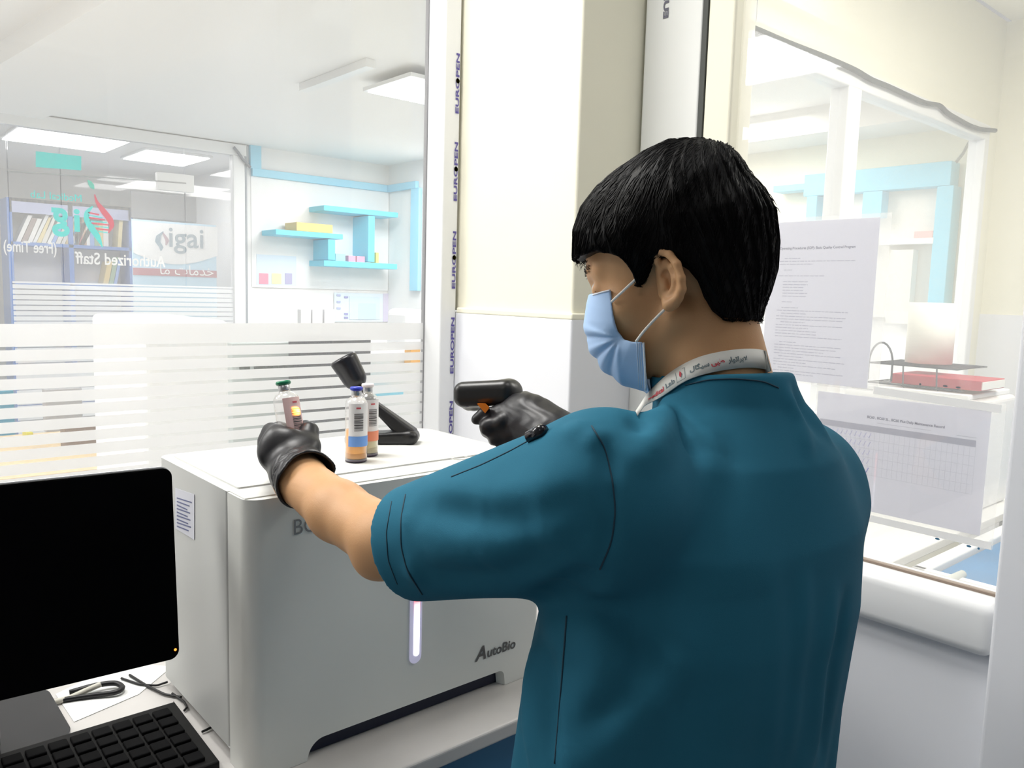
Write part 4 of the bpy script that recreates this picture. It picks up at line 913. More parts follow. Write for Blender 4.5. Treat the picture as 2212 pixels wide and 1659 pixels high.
LBX('grey_roller_blind', 283, 412, 492, 486, 8.5, 0.03, mat('blind_grey', (0.30, 0.30, 0.31), .7), 'grey blind band above the printed banner behind the glass door', 'blind')
# ================================================================== person
E_ = D(1440, 615, .775); pt_ = math.radians(15)
F0 = np.array([-.453, .892, 0]); F0 /= np.linalg.norm(F0); HL = np.array([-F0[1], F0[0], 0])
HF = math.cos(pt_)*F0+np.array([0, 0, -math.sin(pt_)]); HU_ = np.cross(HF, HL)
HO = E_-0.072*HL; HM = np.stack([HF, HL, HU_])
def toH(P): return (P-HO)@HM.T
def fromH(q): return HO+np.asarray(q)@HM
def HP(px, py, yl=0.0):
    v = ray(px, py); t = ((HO-EYE)@HL+yl)/(v@HL); q = EYE+v*t-HO; return np.array([q@HF, yl, q@HU_])
def HP2(px, py, yl=0.0): q = HP(px, py, yl); return (q[0], q[2])
per = thing('person', 'person in teal scrubs, mask and black gloves holding a bottle and a scanner', 'person', (0.69, 0.46, 0.0))
NB_ = EYE+np.array([.700, .463, -.15]); NT_ = fromH((-.010, 0, -.045))
def head(P):
    q = toH(P); m = q.copy(); m[:, 1] = np.abs(m[:, 1])
    d = ell(q, (-.008, 0, .048), (.090, .071, .080))
    d = smin(d, ell(q, (.034, 0, .034), (.057, .060, .056)), .02)
    d = smin(d, ell(q, (.038, 0, -.018), (.053, .056, .058)), .02)
    d = smin(d, rc(m, (.002, .050, -.030), (.050, .024, -.073), .015, .013), .015)
    d = smin(d, ell(q, (.030, 0, -.052), (.044, .044, .032)), .015)
    d = smin(d, rc(m, (.064, 0, -.074), (.064, .008, -.074), .015, .015), .012)
    d = smin(d, rc(m, (.052, .046, -.012), (.062, .034, -.022), .016, .014), .02)
    d = smin(d, rc(m, (.085, 0, .020), (.096, 0, -.020), .0065, .009), .008)
    d = smin(d, rc(m, (.081, .012, .032), (.066, .044, .034), .0085, .008), .010)
    d = smax(d, -ell(m, (.094, .032, .014), (.016, .015, .0115)), .010)
    d = smin(d, rc(m, (.0810, .020, .0135), (.0765, .038, .013), .0070, .0070), .006)
    d = smin(d, rc(P, NT_, NB_, .053, .058), .014)
    d = smin(d, rc(P, fromH((-.040, 0, -.02)), NB_+np.array([.0, -.01, 0]), .025, .042), .02)
    return d
# ear: helix rim, inner fold, lobe, tragus and a thin shell between them
def e2(cx, cy, yl): return HP(1220+cx/2.676, 280+cy/2.676, yl)
helix = [e2(556, 800, .070), e2(535, 765, .074), e2(531, 728, .076), e2(562, 706, .078), e2(606, 722, .080), e2(648, 778, .083), e2(674, 858, .084), e2(677, 922, .083), e2(655, 972, .080), e2(628, 1000, .077), e2(604, 1012, .075), e2(590, 985, .072), e2(588, 960, .070)]
hr = [.0028, .003, .0034, .0036, .0038, .004, .004, .0042, .0048, .0062, .0065, .005, .004]
anti = [e2(590, 760, .073), e2(618, 800, .077), e2(640, 860, .079), e2(636, 915, .078), e2(612, 950, .075)]
epoly = [(p[0], p[2]) for p in helix]
def ear(P):
    q = toH(P)
    d = chain(q, helix, hr, .002)
    d = smin(d, chain(q, anti, [.0028, .0034, .0038, .0036, .0036], .002), .003)
    d = smin(d, rc(q, e2(572, 880, .070), e2(580, 912, .071), .0045, .004), .003)
    y0 = 0.068+np.clip((-.002-q[:, 0]), -0.01, .03)*0.45
    sh = smax(poly2(q[:, [0, 2]], epoly), np.abs(q[:, 1]-y0)-.0022, .002)
    d = smin(d, sh, .003)
    base = smax(rc(q, e2(585, 800, .064), e2(600, 940, .063), .011, .010), -ell(q, e2(600, 870, .0745), (.0085, .007, .0105)), .002)
    return smin(d, base, .003)
hlo, hhi = HO-np.array([.17, .17, .20]), HO+np.array([.17, .17, .17])
Vh, Fh_ = mesh_sdf(head, np.array([HO[0]-.12, HO[1]-.14, 1.5-.17]), np.array([HO[0]+.13, HO[1]+.13, HO[2]+.15]), .0022)
ec = e2(605, 860, .07); ec = fromH(ec)
Ve, Fe = mesh_sdf(ear, ec-.045, ec+.045, .0010)
# arms and hidden core of the body
SL_ = EYE+np.array([.512, .47, -.18]); CL_ = D(888, 1172, .835); EL_ = D(838, 1168, .872); WL_ = D(648, 1036, 1.03)
FM_ = D(731, 1104, .945)
SR_ = EYE+np.array([.855, .472, -.215]); ER_ = EYE+np.array([.955, .70, -.37]); WR_ = D(1195, 945, 1.10)
def armL(P):
    up = rc(P, SL_, EL_, .048, .039); fo = chain(P, [EL_, FM_, WL_, D(632, 1012, 1.045)], [.036, .0335, .0305, .029], .016)
    bump = rc(P, D(806, 1212, .868), D(820, 1205, .868), .014, .014)
    return smin(smin(up, fo, .015), bump, .02)
lo_a = np.minimum(EL_, WL_)-.08; hi_a = np.maximum(SL_, WL_)+.08; lo_a[1] = .55
Va, Fa = mesh_sdf(armL, [min(EL_[0], WL_[0])-.07, .52, min(EL_[2], WL_[2])-.07], [SL_[0]+.08, WL_[1]+.05, SL_[2]+.05], .003)
def torsoprof(P, grow=0.0):
    z = P[:, 2]-1.5
    zz = [-.80, -.62, -.5, -.4, -.3, -.22, -.15, -.10, -.05]
    cx = np.interp(z, zz, [.665, .660, .655, .66, .680, .693, .700, .700, .700]); cy = np.interp(z, zz, [.48, .48, .48, .475, .47, .463, .458, .458, .458])
    a = np.interp(z, zz, [.185, .187, .190, .190, .193, .178, .122, .066, .050])+grow; b = np.interp(z, zz, [.140, .140, .140, .138, .136, .122, .095, .060, .045])+grow
    return (np.sqrt(((P[:, 0]-cx)/a)**2+((P[:, 1]-cy)/b)**2)-1)*np.minimum(a, b)
def core(P):
    d = smax(torsoprof(P, -.014), P[:, 2]-1.37, .02); d = smax(d, .74-P[:, 2], .02)
    for sx in (-.085, .085): d = smin(d, rc(P, (.668+sx, .46, .86), (.672+sx*1.1, .47, .10), .085, .045), .02)
    d = smin(d, rc(P, SR_, ER_, .046, .038), .02); d = smin(d, rc(P, ER_, WR_, .037, .028), .02)
    return smin(d, rc(P, NB_+np.array([0, 0, -.05]), SL_, .035, .042), .03)
Vc, Fc = mesh_sdf(core, [.40, .22, .02], [1.06, .86, 1.46], .009)
SKIN = mat('skin', (0.60, 0.335, 0.165), 0.5, var=0.07, vscale=28, bump=0.08, bscale=500, sss=0.10, spec=0.35)
body = obj_np('body', [(smooth_mesh(Vh, Fh_, 1), Fh_), (smooth_mesh(Ve, Fe, 5), Fe), (Va, Fa), (Vc, Fc)], SKIN, per)
# eyes, brows, lashes
HAIRC = mat('black_hair', (0.0022, 0.002, 0.0022), 0.50, spec=0.12)
for s in (1, -1):
    MB().lathe(fromH((.0745, s*.028, .0135)), [(0.0, -.0118)]+[(.0118*math.sin(a), -.0118*math.cos(a)) for a in np.linspace(.2, math.pi-.01, 14)], HF, 20).build('eye', mat('eye_white', (0.55, 0.50, 0.47), .25), per)
rh = random.Random(5); nr = np.random.RandomState(3)
br = MB()
for s in (1, -1):
    for k in range(60):
        t = rh.random(); x = .090-.016*t**1.5; y = s*(.010+.028*t); z = .0335+.004*math.sin(t*2.6)+rh.uniform(-.003, .003)
        p = HO+np.array([x, y, z])@HM; g = 0.0
        P3 = np.array([p]); dd_ = head(P3)[0]; e = 1e-3
        n_ = np.array([head(P3+np.eye(3)[i]*e)[0]-dd_ for i in range(3)])/e; p = p-n_*dd_+n_*.0006
        dr = HL*s*.7+HU_*rh.uniform(-.1, .35); br.tube([p, p+dr*.004+n_*.0005, p+dr*.008], [.00025, .0002, .00008], 4)
br.build('eyebrow', HAIRC, per)
la = MB()
for s in (1, -1):
    for k in range(34):
        t = k/33; p = HO+np.array([.0870-.010*t, s*(.021+.022*t), .0150-.003*abs(t-.4)])@HM
        dr = HF*(.35-.2*t)+HL*s*(.4+.4*t)-HU_*.35; la.tube([p, p+dr*.003, p+dr*.0055+HU_*.001], [.0004, .0003, .0001], 4)
la.build('eyelashes', HAIRC, per)

# ---- hair volume
silpx = [(1244, 566), (1246, 500), (1264, 450), (1300, 402), (1348, 362), (1400, 327), (1455, 303), (1520, 299), (1578, 312), (1606, 340), (1624, 372), (1655, 404), (1679, 450), (1686, 520), (1683, 580), (1668, 630), (1655, 662), (1646, 694)]
sil = [HP2(*p) for p in silpx]
hairline = [HP2(1600, 700, .04), HP2(1563, 692, .055), HP2(1538, 672, .06), HP2(1520, 642, .066), HP2(1508, 606, .068), HP2(1488, 582, .072), HP2(1462, 566, .074), HP2(1436, 556, .074), HP2(1411, 562, .072), HP2(1402, 585, .070), HP2(1390, 612, .068), HP2(1379, 616, .068), HP2(1371, 590, .068), HP2(1360, 570, .066), HP2(1346, 556, .064), HP2(1322, 549, .055), HP2(1298, 546, .045), HP2(1280, 556, .03)]
hpoly = [tuple(np.array(p)*1.0) for p in sil]+hairline
silclosed = sil+[HP2(1500, 640)]
def hair(P):
    q = toH(P); P2 = q[:, [0, 2]]
    ds_ = dline(P2, sil); ins = poly2(P2, sil+[(0.02, -.03)]) < 0; ds_ = np.where(ins, ds_, -ds_)
    Wd = np.interp(q[:, 2], [-.06, 0, .06, .14], [.060, .076, .086, .080]); R_ = 0.080
    u = np.maximum(1-ds_/R_, 0); g = (np.sqrt((np.abs(q[:, 1])/Wd)**2+u**2)-1)*.078
    a = np.arctan2(q[:, 1], q[:, 0]+.06); n = np.sin(a*38+q[:, 2]*60+3*np.sin(q[:, 0]*70))*.0009+np.sin(a*17-q[:, 2]*35)*.0009
    return smax(g+n, poly2(P2, hpoly), .007)
VH, FH = mesh_sdf(hair, HO-np.array([.15, .15, .09]), HO+np.array([.15, .15, .17]), .002, margin=2.2)
# strands combed forward from the crown, following the volume
def grad(f, P, e=8e-4):
    f0 = f(P); g = np.stack([f(P+np.eye(3)[i]*e)-f0 for i in range(3)], 1)/e; return f0, g/(np.linalg.norm(g, axis=1)[:, None]+1e-9)
sel = nr.choice(len(VH), 9000, replace=len(VH) < 9000); P0 = VH[sel]; f0, g0 = grad(hair, P0)
qh = toH(P0); ok = (g0@HU_ > -.75) & (np.linalg.norm(P0-HO, axis=1) > .05); P0 = P0[ok]; qh = qh[ok]
wh = np.array([-.070, -.01, .115]); pos = P0.copy(); paths = [pos.copy()]; L_ = nr.uniform(.008, .022, len(pos)); nst = 7
back = np.clip((-.03-qh[:, 0])/.05, 0, 1)
for k in range(nst):
    _, g = grad(hair, pos); q = toH(pos)
    d_ = q-wh; d_ /= np.linalg.norm(d_, axis=1)[:, None]; d_[:, 2] -= .35+.5*(k/nst); d_ += nr.normal(0, .09, d_.shape)
    v_ = d_@HM; v_ -= g*(v_*g).sum(1)[:, None]; v_ /= np.linalg.norm(v_, axis=1)[:, None]+1e-9
    pos = pos+v_*(L_/nst)[:, None]; fd = hair(pos); tgt = .0002+.0006*(k/nst)
    pos = pos-g*np.clip(fd-tgt, -.003, .003)[:, None]; paths.append(pos.copy())
PA = np.stack(paths, 1); keep = poly2(toH(PA[:, -1])[:, [0, 2]], hpoly) < .003; PA = PA[keep]; n = PA.shape[1]
rad = np.interp(np.arange(n), [0, 2, n-1], [.0004, .0005, .00012])
tan_ = np.gradient(PA, axis=1); tan_ /= np.linalg.norm(tan_, axis=2)[:, :, None]+1e-9
ref = np.array([.3, .2, .93]); s1_ = np.cross(tan_, ref); s1_ /= np.linalg.norm(s1_, axis=2)[:, :, None]+1e-9; s2_ = np.cross(tan_, s1_)
ring = np.stack([PA+rad[None, :, None]*(math.cos(a)*s1_+math.sin(a)*s2_) for a in (0, 2.094, 4.189)], 2)
Vs = ring.reshape(-1, 3); ns = len(PA); Fs = []
idx = np.arange(ns*n*3).reshape(ns, n, 3)
for k in range(3):
    a = idx[:, :-1, k].ravel(); b = idx[:, :-1, (k+1) % 3].ravel(); c = idx[:, 1:, (k+1) % 3].ravel(); d_ = idx[:, 1:, k].ravel(); Fs.append(np.stack([a, b, c, d_], 1))
Fs = np.concatenate(Fs)
fring = MB()
for k in range(46):    # loose tips at the fringe, crown and nape
    t = rh.random()
    if t < .6: p = HP(rh.uniform(1246, 1300), rh.uniform(548, 562), rh.uniform(-.03, .035)); dv = np.array([rh.uniform(.2, .9), rh.uniform(-.3, .3), rh.uniform(-.8, -.2)])
    elif t < 1.1: p = HP(rh.uniform(1585, 1690), rh.uniform(330, 480), rh.uniform(-.01, .02)); p[0] = max(p[0], -.1); dv = np.array([-.5, 0, -.8])
    else: p = HP(rh.uniform(1560, 1646), rh.uniform(684, 694), rh.uniform(.0, .05)); dv = np.array([0, .1, -1])
    p = fromH(p); fd = hair(np.array([p]))[0]
    if abs(fd) > .012: continue
    _, g = grad(hair, np.array([p])); p = p-g[0]*fd; w = (dv/np.linalg.norm(dv))@HM; l_ = rh.uniform(.006, .012)
    fring.tube([p-w*.004, p+w*l_*.5+g[0]*.001, p+w*l_-HU_*.001], [.0005, .0004, .0001], 4)
fV = np.array(fring.v); fF = [list(f) if len(f) == 4 else None for f in fring.f]; fF = np.array([f for f in fF if f])
obj_np('hair', [(smooth_mesh(VH, FH, 1), FH), (Vs, Fs), (fV, fF)], HAIRC, per)

# ---- scrub top
CLOTH = mat('teal_scrub_fabric', (0.022, 0.140, 0.22), 0.78, bump=0.12, bscale=1400, var=0.05, vscale=20, spec=0.12)
aL = (CL_-SL_)/np.linalg.norm(CL_-SL_); LLen = np.linalg.norm(CL_-SL_)
FOLDS = []
def scrub0(P):
    d = torsoprof(P)
    d = smin(d, rc(P, NB_+np.array([-.005, 0, -.015]), SL_+np.array([.02, 0, .015]), .045, .060), .03)
    d = smin(d, rc(P, NB_+np.array([.005, 0, -.015]), SR_+np.array([-.03, 0, .015]), .044, .056), .025)
    d = smin(d, rc(P, SR_, ER_, .068, .060), .065)
    d = smin(d, rc(P, NT_, NB_+np.array([0, 0, -.01]), .0600, .0655), .022)
    sl = rc(P, SL_, CL_+aL*.05, .079, .054)
    d = smin(d, sl, .028)
    return d
def scrub(P):
    d = scrub0(P)
    for a, b, amp, w in FOLDS:
        ab = b-a; q = P-a; t = np.clip(q@ab/(ab@ab), 0, 1); r = q-t[:, None]*ab; d = d-1.7*amp*np.sin(np.pi*(0.12+.76*t))*np.exp(-(r*r).sum(1)/(w*w))
    # underarm overlap and loose waves near the hem
    z = P[:, 2]-1.5; an_ = np.arctan2(P[:, 1]-.47, P[:, 0]-.67)
    d = d-np.clip((-.26-z)/.35, 0, 1)*(.004*np.sin(an_*9+z*5)+.003*np.sin(an_*17-z*9+1))
    # openings: cuff plane, neckline, hem, and a hollow inside
    q = (P-CL_)@aL
    near = (np.linalg.norm(P-CL_, axis=1) < .13)
    d = np.where(near, smax(d, q, .0015), d)
    hollow = rc(P, SL_+aL*.15, CL_+aL*.05, .050, .0500)
    d = np.where(near, smax(d, -hollow, .001), d)
    tilt = (P[:, 1]-.458)*(-.10)+(P[:, 0]-.71)*(-.02)
    d = smax(d, z+.073-tilt, .004)
    d = smax(d, -rc(P, NT_, NB_+np.array([0, 0, -.01]), .0555, .0600), .002)
    qr = (P-ER_)@((ER_-SR_)/np.linalg.norm(ER_-SR_)); d = np.where((P[:, 0] > .86) & (qr > -.02), smax(d, qr+.01, .002), d)
    return smax(d, .76-P[:, 2], .003)
def fold(pts, amp, w):
    q = [hit(px, py, scrub0) for px, py in pts]
    for a, b in zip(q[:-1], q[1:]): FOLDS.append((a, b, amp, w))
fold([(1440, 878), (1425, 935), (1392, 985)], .011, .013); fold([(1378, 905), (1392, 950)], -.007, .010)
fold([(1452, 876), (1482, 940), (1500, 985)], -.006, .009); fold([(1462, 870), (1500, 930)], .003, .008)
fold([(1520, 925), (1545, 985), (1530, 1040)], .003, .012); fold([(1560, 930), (1590, 1010)], -.002, .012)
fold([(1700, 850), (1730, 915), (1742, 975)], .005, .009); fold([(1718, 850), (1760, 930)], -.004, .008); fold([(1735, 862), (1790, 950)], .004, .009)
fold([(1215, 930), (1270, 935), (1300, 965)], .004, .012)
fold([(945, 1090), (1040, 1120), (1170, 1122), (1260, 1080)], -.0045, .016); fold([(930, 1060), (1060, 1085), (1200, 1060)], .004, .018)
fold([(905, 1140), (1000, 1165), (1080, 1150)], .003, .016); fold([(920, 1190), (1040, 1205), (1150, 1160), (1260, 1110)], .005, .020)
fold([(935, 1245), (1080, 1235), (1220, 1180), (1310, 1100)], -.004, .018)
fold([(885, 1100), (880, 1150)], .002, .008); fold([(890, 1220), (900, 1260)], .004, .009)
fold([(1310, 960), (1318, 1040), (1322, 1120), (1306, 1200)], -.005, .007)
fold([(1280, 1240), (1230, 1275), (1180, 1290)], -.010, .014)
fold([(1180, 1330), (1300, 1400), (1360, 1500)], .005, .020); fold([(1240, 1290), (1340, 1330), (1460, 1500)], -.004, .018)
fold([(1290, 1300), (1300, 1450), (1250, 1600)], .005, .018); fold([(1480, 1400), (1380, 1540), (1260, 1650)], .005, .020); fold([(1420, 1400), (1330, 1510), (1240, 1590)], -.004, .016)
fold([(1150, 1420), (1150, 1640)], .006, .014); fold([(1185, 1430), (1200, 1650)], -.005, .012)
fold([(1800, 1290), (1772, 1450), (1755, 1640)], .004, .010); fold([(1828, 1290), (1800, 1450), (1780, 1640)], -.004, .009); fold([(1740, 1260), (1720, 1450), (1700, 1640)], .0035, .010); fold([(1665, 1250), (1660, 1640)], .003, .011); fold([(1560, 1000), (1600, 1300), (1610, 1640)], .004, .035)
VT, FT = mesh_sdf(scrub, [.38, .26, .74], [1.08, .84, 1.46], .0033, margin=1.9)
top = obj_np('scrub_top', [(smooth_mesh(VT, FT, 3), FT)], CLOTH, per)
SEAM = mat('seam_thread', (0.005, 0.04, 0.07), 0.7)
def surf_line(f, pts, n=30, off=.0005):
    pts = np.array(pts, float); t = np.linspace(0, len(pts)-1, n); q = np.stack([np.interp(t, range(len(pts)), pts[:, i]) for i in range(2)], 1)
    for _ in range(4): q[1:-1] = (q[:-2]+2*q[1:-1]+q[2:])/4
    out = []
    for p in q:
        h_ = hit(p[0], p[1], f); v = ray(*p); v /= np.linalg.norm(v); out.append(h_-v*off)
    return out
def seam(name, pts, r=.0011, m=SEAM, par=top): return MB().tube(surf_line(scrub, pts, 34, .0002), r, 6).build(name, m, par)
seam('hem_seam', [(876, 1068), (866, 1120), (866, 1180), (880, 1235), (912, 1284)], .0008)
seam('hem_edge_seam', [(846, 1083), (834, 1150), (838, 1210), (858, 1262)], .0006)
seam('armhole_seam', [(1278, 920), (1306, 965), (1322, 1030), (1330, 1100), (1322, 1170), (1296, 1230)], .0008)
seam('pocket_seam', [(975, 1030), (1040, 1004), (1100, 975), (1142, 952)], .0008)
seam('side_seam', [(1224, 1330), (1215, 1450), (1206, 1560), (1198, 1650)], .0009)
seam('collar_seam', [(1480, 832), (1530, 820), (1590, 818), (1650, 824), (1682, 838)], .0008)
# pen clipped in the sleeve pocket
pa = hit(1143, 951, scrub); pb = hit(1172, 938, scrub)
MB().tube([pa+CU*.002, pb+CU*.003, pb+(pb-pa)*.25+CU*.003], [.006, .0065, .004], 14).build('pen', mat('gloss_black', (0.006, 0.006, 0.01), 0.15), None, label='short black pen tucked in the pocket of the left sleeve', category='pen')

# ---- trousers and shoes (below the picture)
def trou(P):
    d = ell(P, (.668, .47, .80), (.185, .135, .14))
    for sx in (-.088, .088): d = smin(d, rc(P, (.668+sx, .465, .80), (.672+sx*1.15, .47, .06), .098, .072), .02)
    return smax(smax(d, P[:, 2]-.84, .004), .045-P[:, 2], .004)
V, F = mesh_sdf(trou, [.44, .28, .03], [.90, .66, .86], .009); obj_np('scrub_trousers', [(V, F)], CLOTH, per)
for sx in (-.1, .1):
    V, F = mesh_sdf(lambda P: smax(smin(rc(P, (.672+sx, .43, .045), (.672+sx, .60, .035), .045, .042), ell(P, (.672+sx, .45, .06), (.05, .06, .05)), .02), .001-P[:, 2], .002), [.672+sx-.07, .34, -.005], [.672+sx+.07, .68, .13], .006)
    obj_np('shoe', [(V, F)], BLACKP, per)

# ---- face mask
MBL = bpy.data.materials.new('mask_fabric'); MBL.use_nodes = True
b_ = MBL.node_tree.nodes['Principled BSDF']; b_.inputs['Base Color'].default_value = (0.42, 0.60, 0.88, 1); b_.inputs['Roughness'].default_value = .75
mfront = [HP2(*p) for p in ((1279, 630), (1273, 655), (1268, 690), (1269, 722), (1284, 764), (1312, 804), (1350, 831), (1398, 846))]
mpoly = [HP2(1240, 637), HP2(1276, 637), HP2(1300, 631, .05), HP2(1319, 626, .06), HP2(1324, 680, .064), HP2(1333, 716, .064), HP2(1345, 733, .064), HP2(1366, 738, .062), HP2(1391, 738, .060), HP2(1394, 790, .058), HP2(1396, 843, .050), HP2(1420, 900), HP2(1240, 900)]
pin = np.array(HP2(1338, 730, .064))
def maskv(P):
    q = toH(P); P2 = q[:, [0, 2]]
    ds_ = dline(P2, mfront); ins = poly2(P2, mfront+[(-.02, -.11), (-.02, .02)]) < 0; ds_ = np.where(ins, ds_, -ds_)
    u = np.maximum(1-ds_/.060, 0); g = (np.sqrt((np.abs(q[:, 1])/.0665)**2+u**2)-1)*.06
    r = P2-pin; th = np.arctan2(r[:, 1], r[:, 0]); rr_ = np.hypot(r[:, 0], r[:, 1])
    w = np.clip(rr_/.02, 0, 1)*np.clip((.075-rr_)/.03, 0, 1)*(r[:, 0] > -.012)
    fold_ = .85*sum(a_*np.exp(-((th-t_)/w_)**2) for t_, a_, w_ in ((.42, .0016, .10), (.22, -.0022, .07), (-.12, .0020, .12), (-.38, -.0022, .07), (-.62, .0018, .10), (-.92, -.0018, .08), (-1.2, .0014, .12)))
    g = g-fold_*w+.004*np.exp(-(rr_/.009)**2)
    return g
def mask(P):
    g = maskv(P); return smax(smax(g, -(g+.0034), .0006), poly2(toH(P)[:, [0, 2]], mpoly), .0006)
V, F = mesh_sdf(mask, HO+HF*.05-np.array([.10, .10, .12]), HO+HF*.05+np.array([.10, .10, .05]), .0013, margin=3)
mk_ = obj_np('face_mask', [(smooth_mesh(V, F, 1), F)], MBL, per)
MW = mat('mask_binding_white', (0.80, 0.84, 0.92), .7)
MB().tube(surf_line(maskv, [(1390, 740), (1393, 790), (1395, 842)], 16, .0005), .0011, 6).build('mask_binding', MW, mk_)
MB().tube(surf_line(maskv, [(1281, 637), (1300, 631), (1318, 627)], 10, .0005), .0009, 6).build('mask_binding', MW, mk_)
for k in range(3): MB().tube(surf_line(maskv, [(1383-k*4, 741), (1386-k*4, 790), (1388-k*4, 838)], 14, .0003), .00035, 4).build('stitch_line', MW, mk_)
hd_ = lambda P: np.minimum(head(P), maskv(P)) 
ELP = mat('ear_loop_white', (0.85, 0.84, 0.80), .6)
lp1 = surf_line(hd_, [(1321, 652), (1350, 625), (1380, 597), (1408, 570)], 16, .0012); MB().tube(lp1, .0014, 8).build('ear_loop', ELP, mk_)
lp2 = surf_line(hd_, [(1374, 738), (1390, 716), (1412, 692), (1439, 665)], 16, .0012); MB().tube(lp2, .0014, 8).build('ear_loop', ELP, mk_)

# ---- lanyard round the neck
nk = lambda P: np.minimum(scrub(P), head(P))-.0012
tp_ = np.array([(1371, 888), (1398, 852), (1426, 823), (1460, 796), (1495, 778), (1529, 765), (1580, 755), (1626, 753), (1645, 756), (1652, 760)], float)
bt_ = np.array([(1373, 900), (1391, 880), (1438, 856), (1469, 832), (1495, 818), (1546, 803), (1589, 796), (1623, 794), (1650, 798), (1662, 804)], float)
nL = 60; tt = np.linspace(0, len(tp_)-1, nL)
def samp(a): return np.stack([np.interp(tt, range(len(a)), a[:, i]) for i in range(2)], 1)
tq, bq = samp(tp_), samp(bt_)
for _ in range(3): tq[1:-1] = (tq[:-2]+2*tq[1:-1]+tq[2:])/4; bq[1:-1] = (bq[:-2]+2*bq[1:-1]+bq[2:])/4
T3 = np.array([hit(p[0], p[1], nk) for p in tq]); B3 = np.array([hit(p[0], p[1], nk) for p in bq])
# keep the band taut: smooth depth along its length, lower edge standing off with the collar
for _ in range(14): T3[1:-1] = (T3[:-2]+2*T3[1:-1]+T3[2:])/4; B3[1:-1] = (B3[:-2]+2*B3[1:-1]+B3[2:])/4
nl = np.cross(np.gradient(T3, axis=0), B3-T3); nl /= np.linalg.norm(nl, axis=1)[:, None]; nl *= np.sign(-(nl*(T3-EYE)).sum(1))[:, None]
T3 = T3+nl*.0012; B3 = B3+nl*.0022
# carry the band on round the far side of the neck and down over the chest
ext_ = []
for P_ in (T3[-1], B3[-1]):
    L__ = []; t_ = (P_[2]-NB_[2])/(NT_[2]-NB_[2]); c_ = NB_+(NT_-NB_)*t_; rr0 = math.hypot(P_[0]-c_[0], P_[1]-c_[1]); a0_ = math.atan2(P_[1]-c_[1], P_[0]-c_[0])
    for k in range(1, 6):
        t2_ = (P_[2]-.006*k-NB_[2])/(NT_[2]-NB_[2]); c2_ = NB_+(NT_-NB_)*t2_; a_ = a0_+math.radians(18*k); rk_ = min(rr0, .0600)
        L__.append(np.array([c2_[0]+rk_*math.cos(a_), c2_[1]+rk_*math.sin(a_), P_[2]-.006*k]))
    ext_.append(L__)
extT, extB = ext_
_unused = [T3[-1]+np.array([.020, .015, -.004]), T3[-1]+np.array([.030, .045, -.020]), T3[-1]+np.array([.022, .085, -.055])]; _unused2 = [B3[-1]+np.array([.016, .018, -.006]), B3[-1]+np.array([.024, .045, -.026]), B3[-1]+np.array([.018, .078, -.065])]
T4 = np.concatenate([T3, extT]); B4 = np.concatenate([B3, extB]); nn_ = len(T4)
vs = []; 
for i in range(nn_): vs += [T4[i], B4[i]]
fsx = [(2*i, 2*i+1, 2*i+3, 2*i+2) for i in range(nn_-1)]
lan = MB(); lan.add(vs, fsx, True); lo2 = lan.build('lanyard', mat('lanyard_white', (0.72, 0.72, 0.68), .65, bump=.1, bscale=2500), None, label='white printed lanyard around the neck of the person', category='lanyard')
sd = lo2.modifiers.new('thickness', 'SOLIDIFY'); sd.thickness = .0009; sd.offset = -1
mid = (T3+B3)/2; arc = np.concatenate([[0], np.cumsum(np.linalg.norm(np.diff(mid, axis=0), axis=1))])
def lanfn(s0, t0=0.5):
    def fn(x, y):
        s_ = s0+x; i = np.interp(s_, arc, range(nL)); j = int(min(i, nL-2)); f = i-j
        a = T3[j]*(1-f)+T3[j+1]*f; b = B3[j]*(1-f)+B3[j+1]*f; n_ = nl[j]; w = (a-b)/np.linalg.norm(a-b)
        return b+(a-b)*t0+w*y+n_*.0004
    return fn
def sofpx(px): return float(np.interp(px, (tq[:, 0]+bq[:, 0])/2, arc))
def ltext(s, size, px, m, nm, t0=.33, bold=.0003, width=None):
    v, f = text_geo(s, size, bold=bold)
    if not v: return
    x0 = min(p[0] for p in v); x1 = max(p[0] for p in v); k = (width/(x1-x0)) if width else 1.0
    fn = lanfn(sofpx(px), t0); mb = MB(); mb.add([fn((p[0]-x0)*k, p[1]*(k if width else 1)) for p in v], f); mb.build(nm, m, lo2)
LG = mat('lanyard_grey_ink', (0.12, 0.17, 0.19), .6); LR = mat('lanyard_red_ink', (0.55, 0.03, 0.05), .6)
ltext('Medical', 0.0105, 1403, LR, 'red_lettering', .22, width=sofpx(1437)-sofpx(1403)); ltext('Lab', 0.0115, 1441, LG, 'grey_lettering', .25, width=sofpx(1459)-sofpx(1441))
ltext('\uFEDD\uFE8E\uFB95\uFBFF\uFEB3', .010, 1491, LG, 'persian_lettering', .36, width=.0195)
ltext('\uFBFD\uFE92\uFEC3', .010, 1535, LR, 'persian_lettering', .36, width=.0135)
ltext('\uFEAD\uFE8D\uFEEE\uFE97\uFE8D\uFEAE\uFE91\uFEFB', .010, 1571, LG, 'persian_lettering', .36, width=.020)
fn = lanfn(sofpx(1463), .5); mb = MB()
def lrect(mb, x0, y0, x1, y1): mb.add([fn(x0, y0), fn(x1, y0), fn(x1, y1), fn(x0, y1)], [(0, 1, 2, 3)])
for (a_, b_, c_, d__) in ((0, -.008, .0004, .006), (0.0105, -.008, .0109, .006), (0, -.008, .0109, -.0076), (.008, .0056, .0109, .006)): lrect(mb, a_, b_, c_, d__)
mb.build('emblem_frame', LG, lo2)
mb = MB(); pts_ = [(.005, .0045), (.0066, .0015), (.0068, -.001), (.0055, -.004), (.0042, -.0022), (.0040, .0002)]; mb.add([fn(*p) for p in pts_], [tuple(range(6))]); mb.build('emblem_flame', LR, lo2)
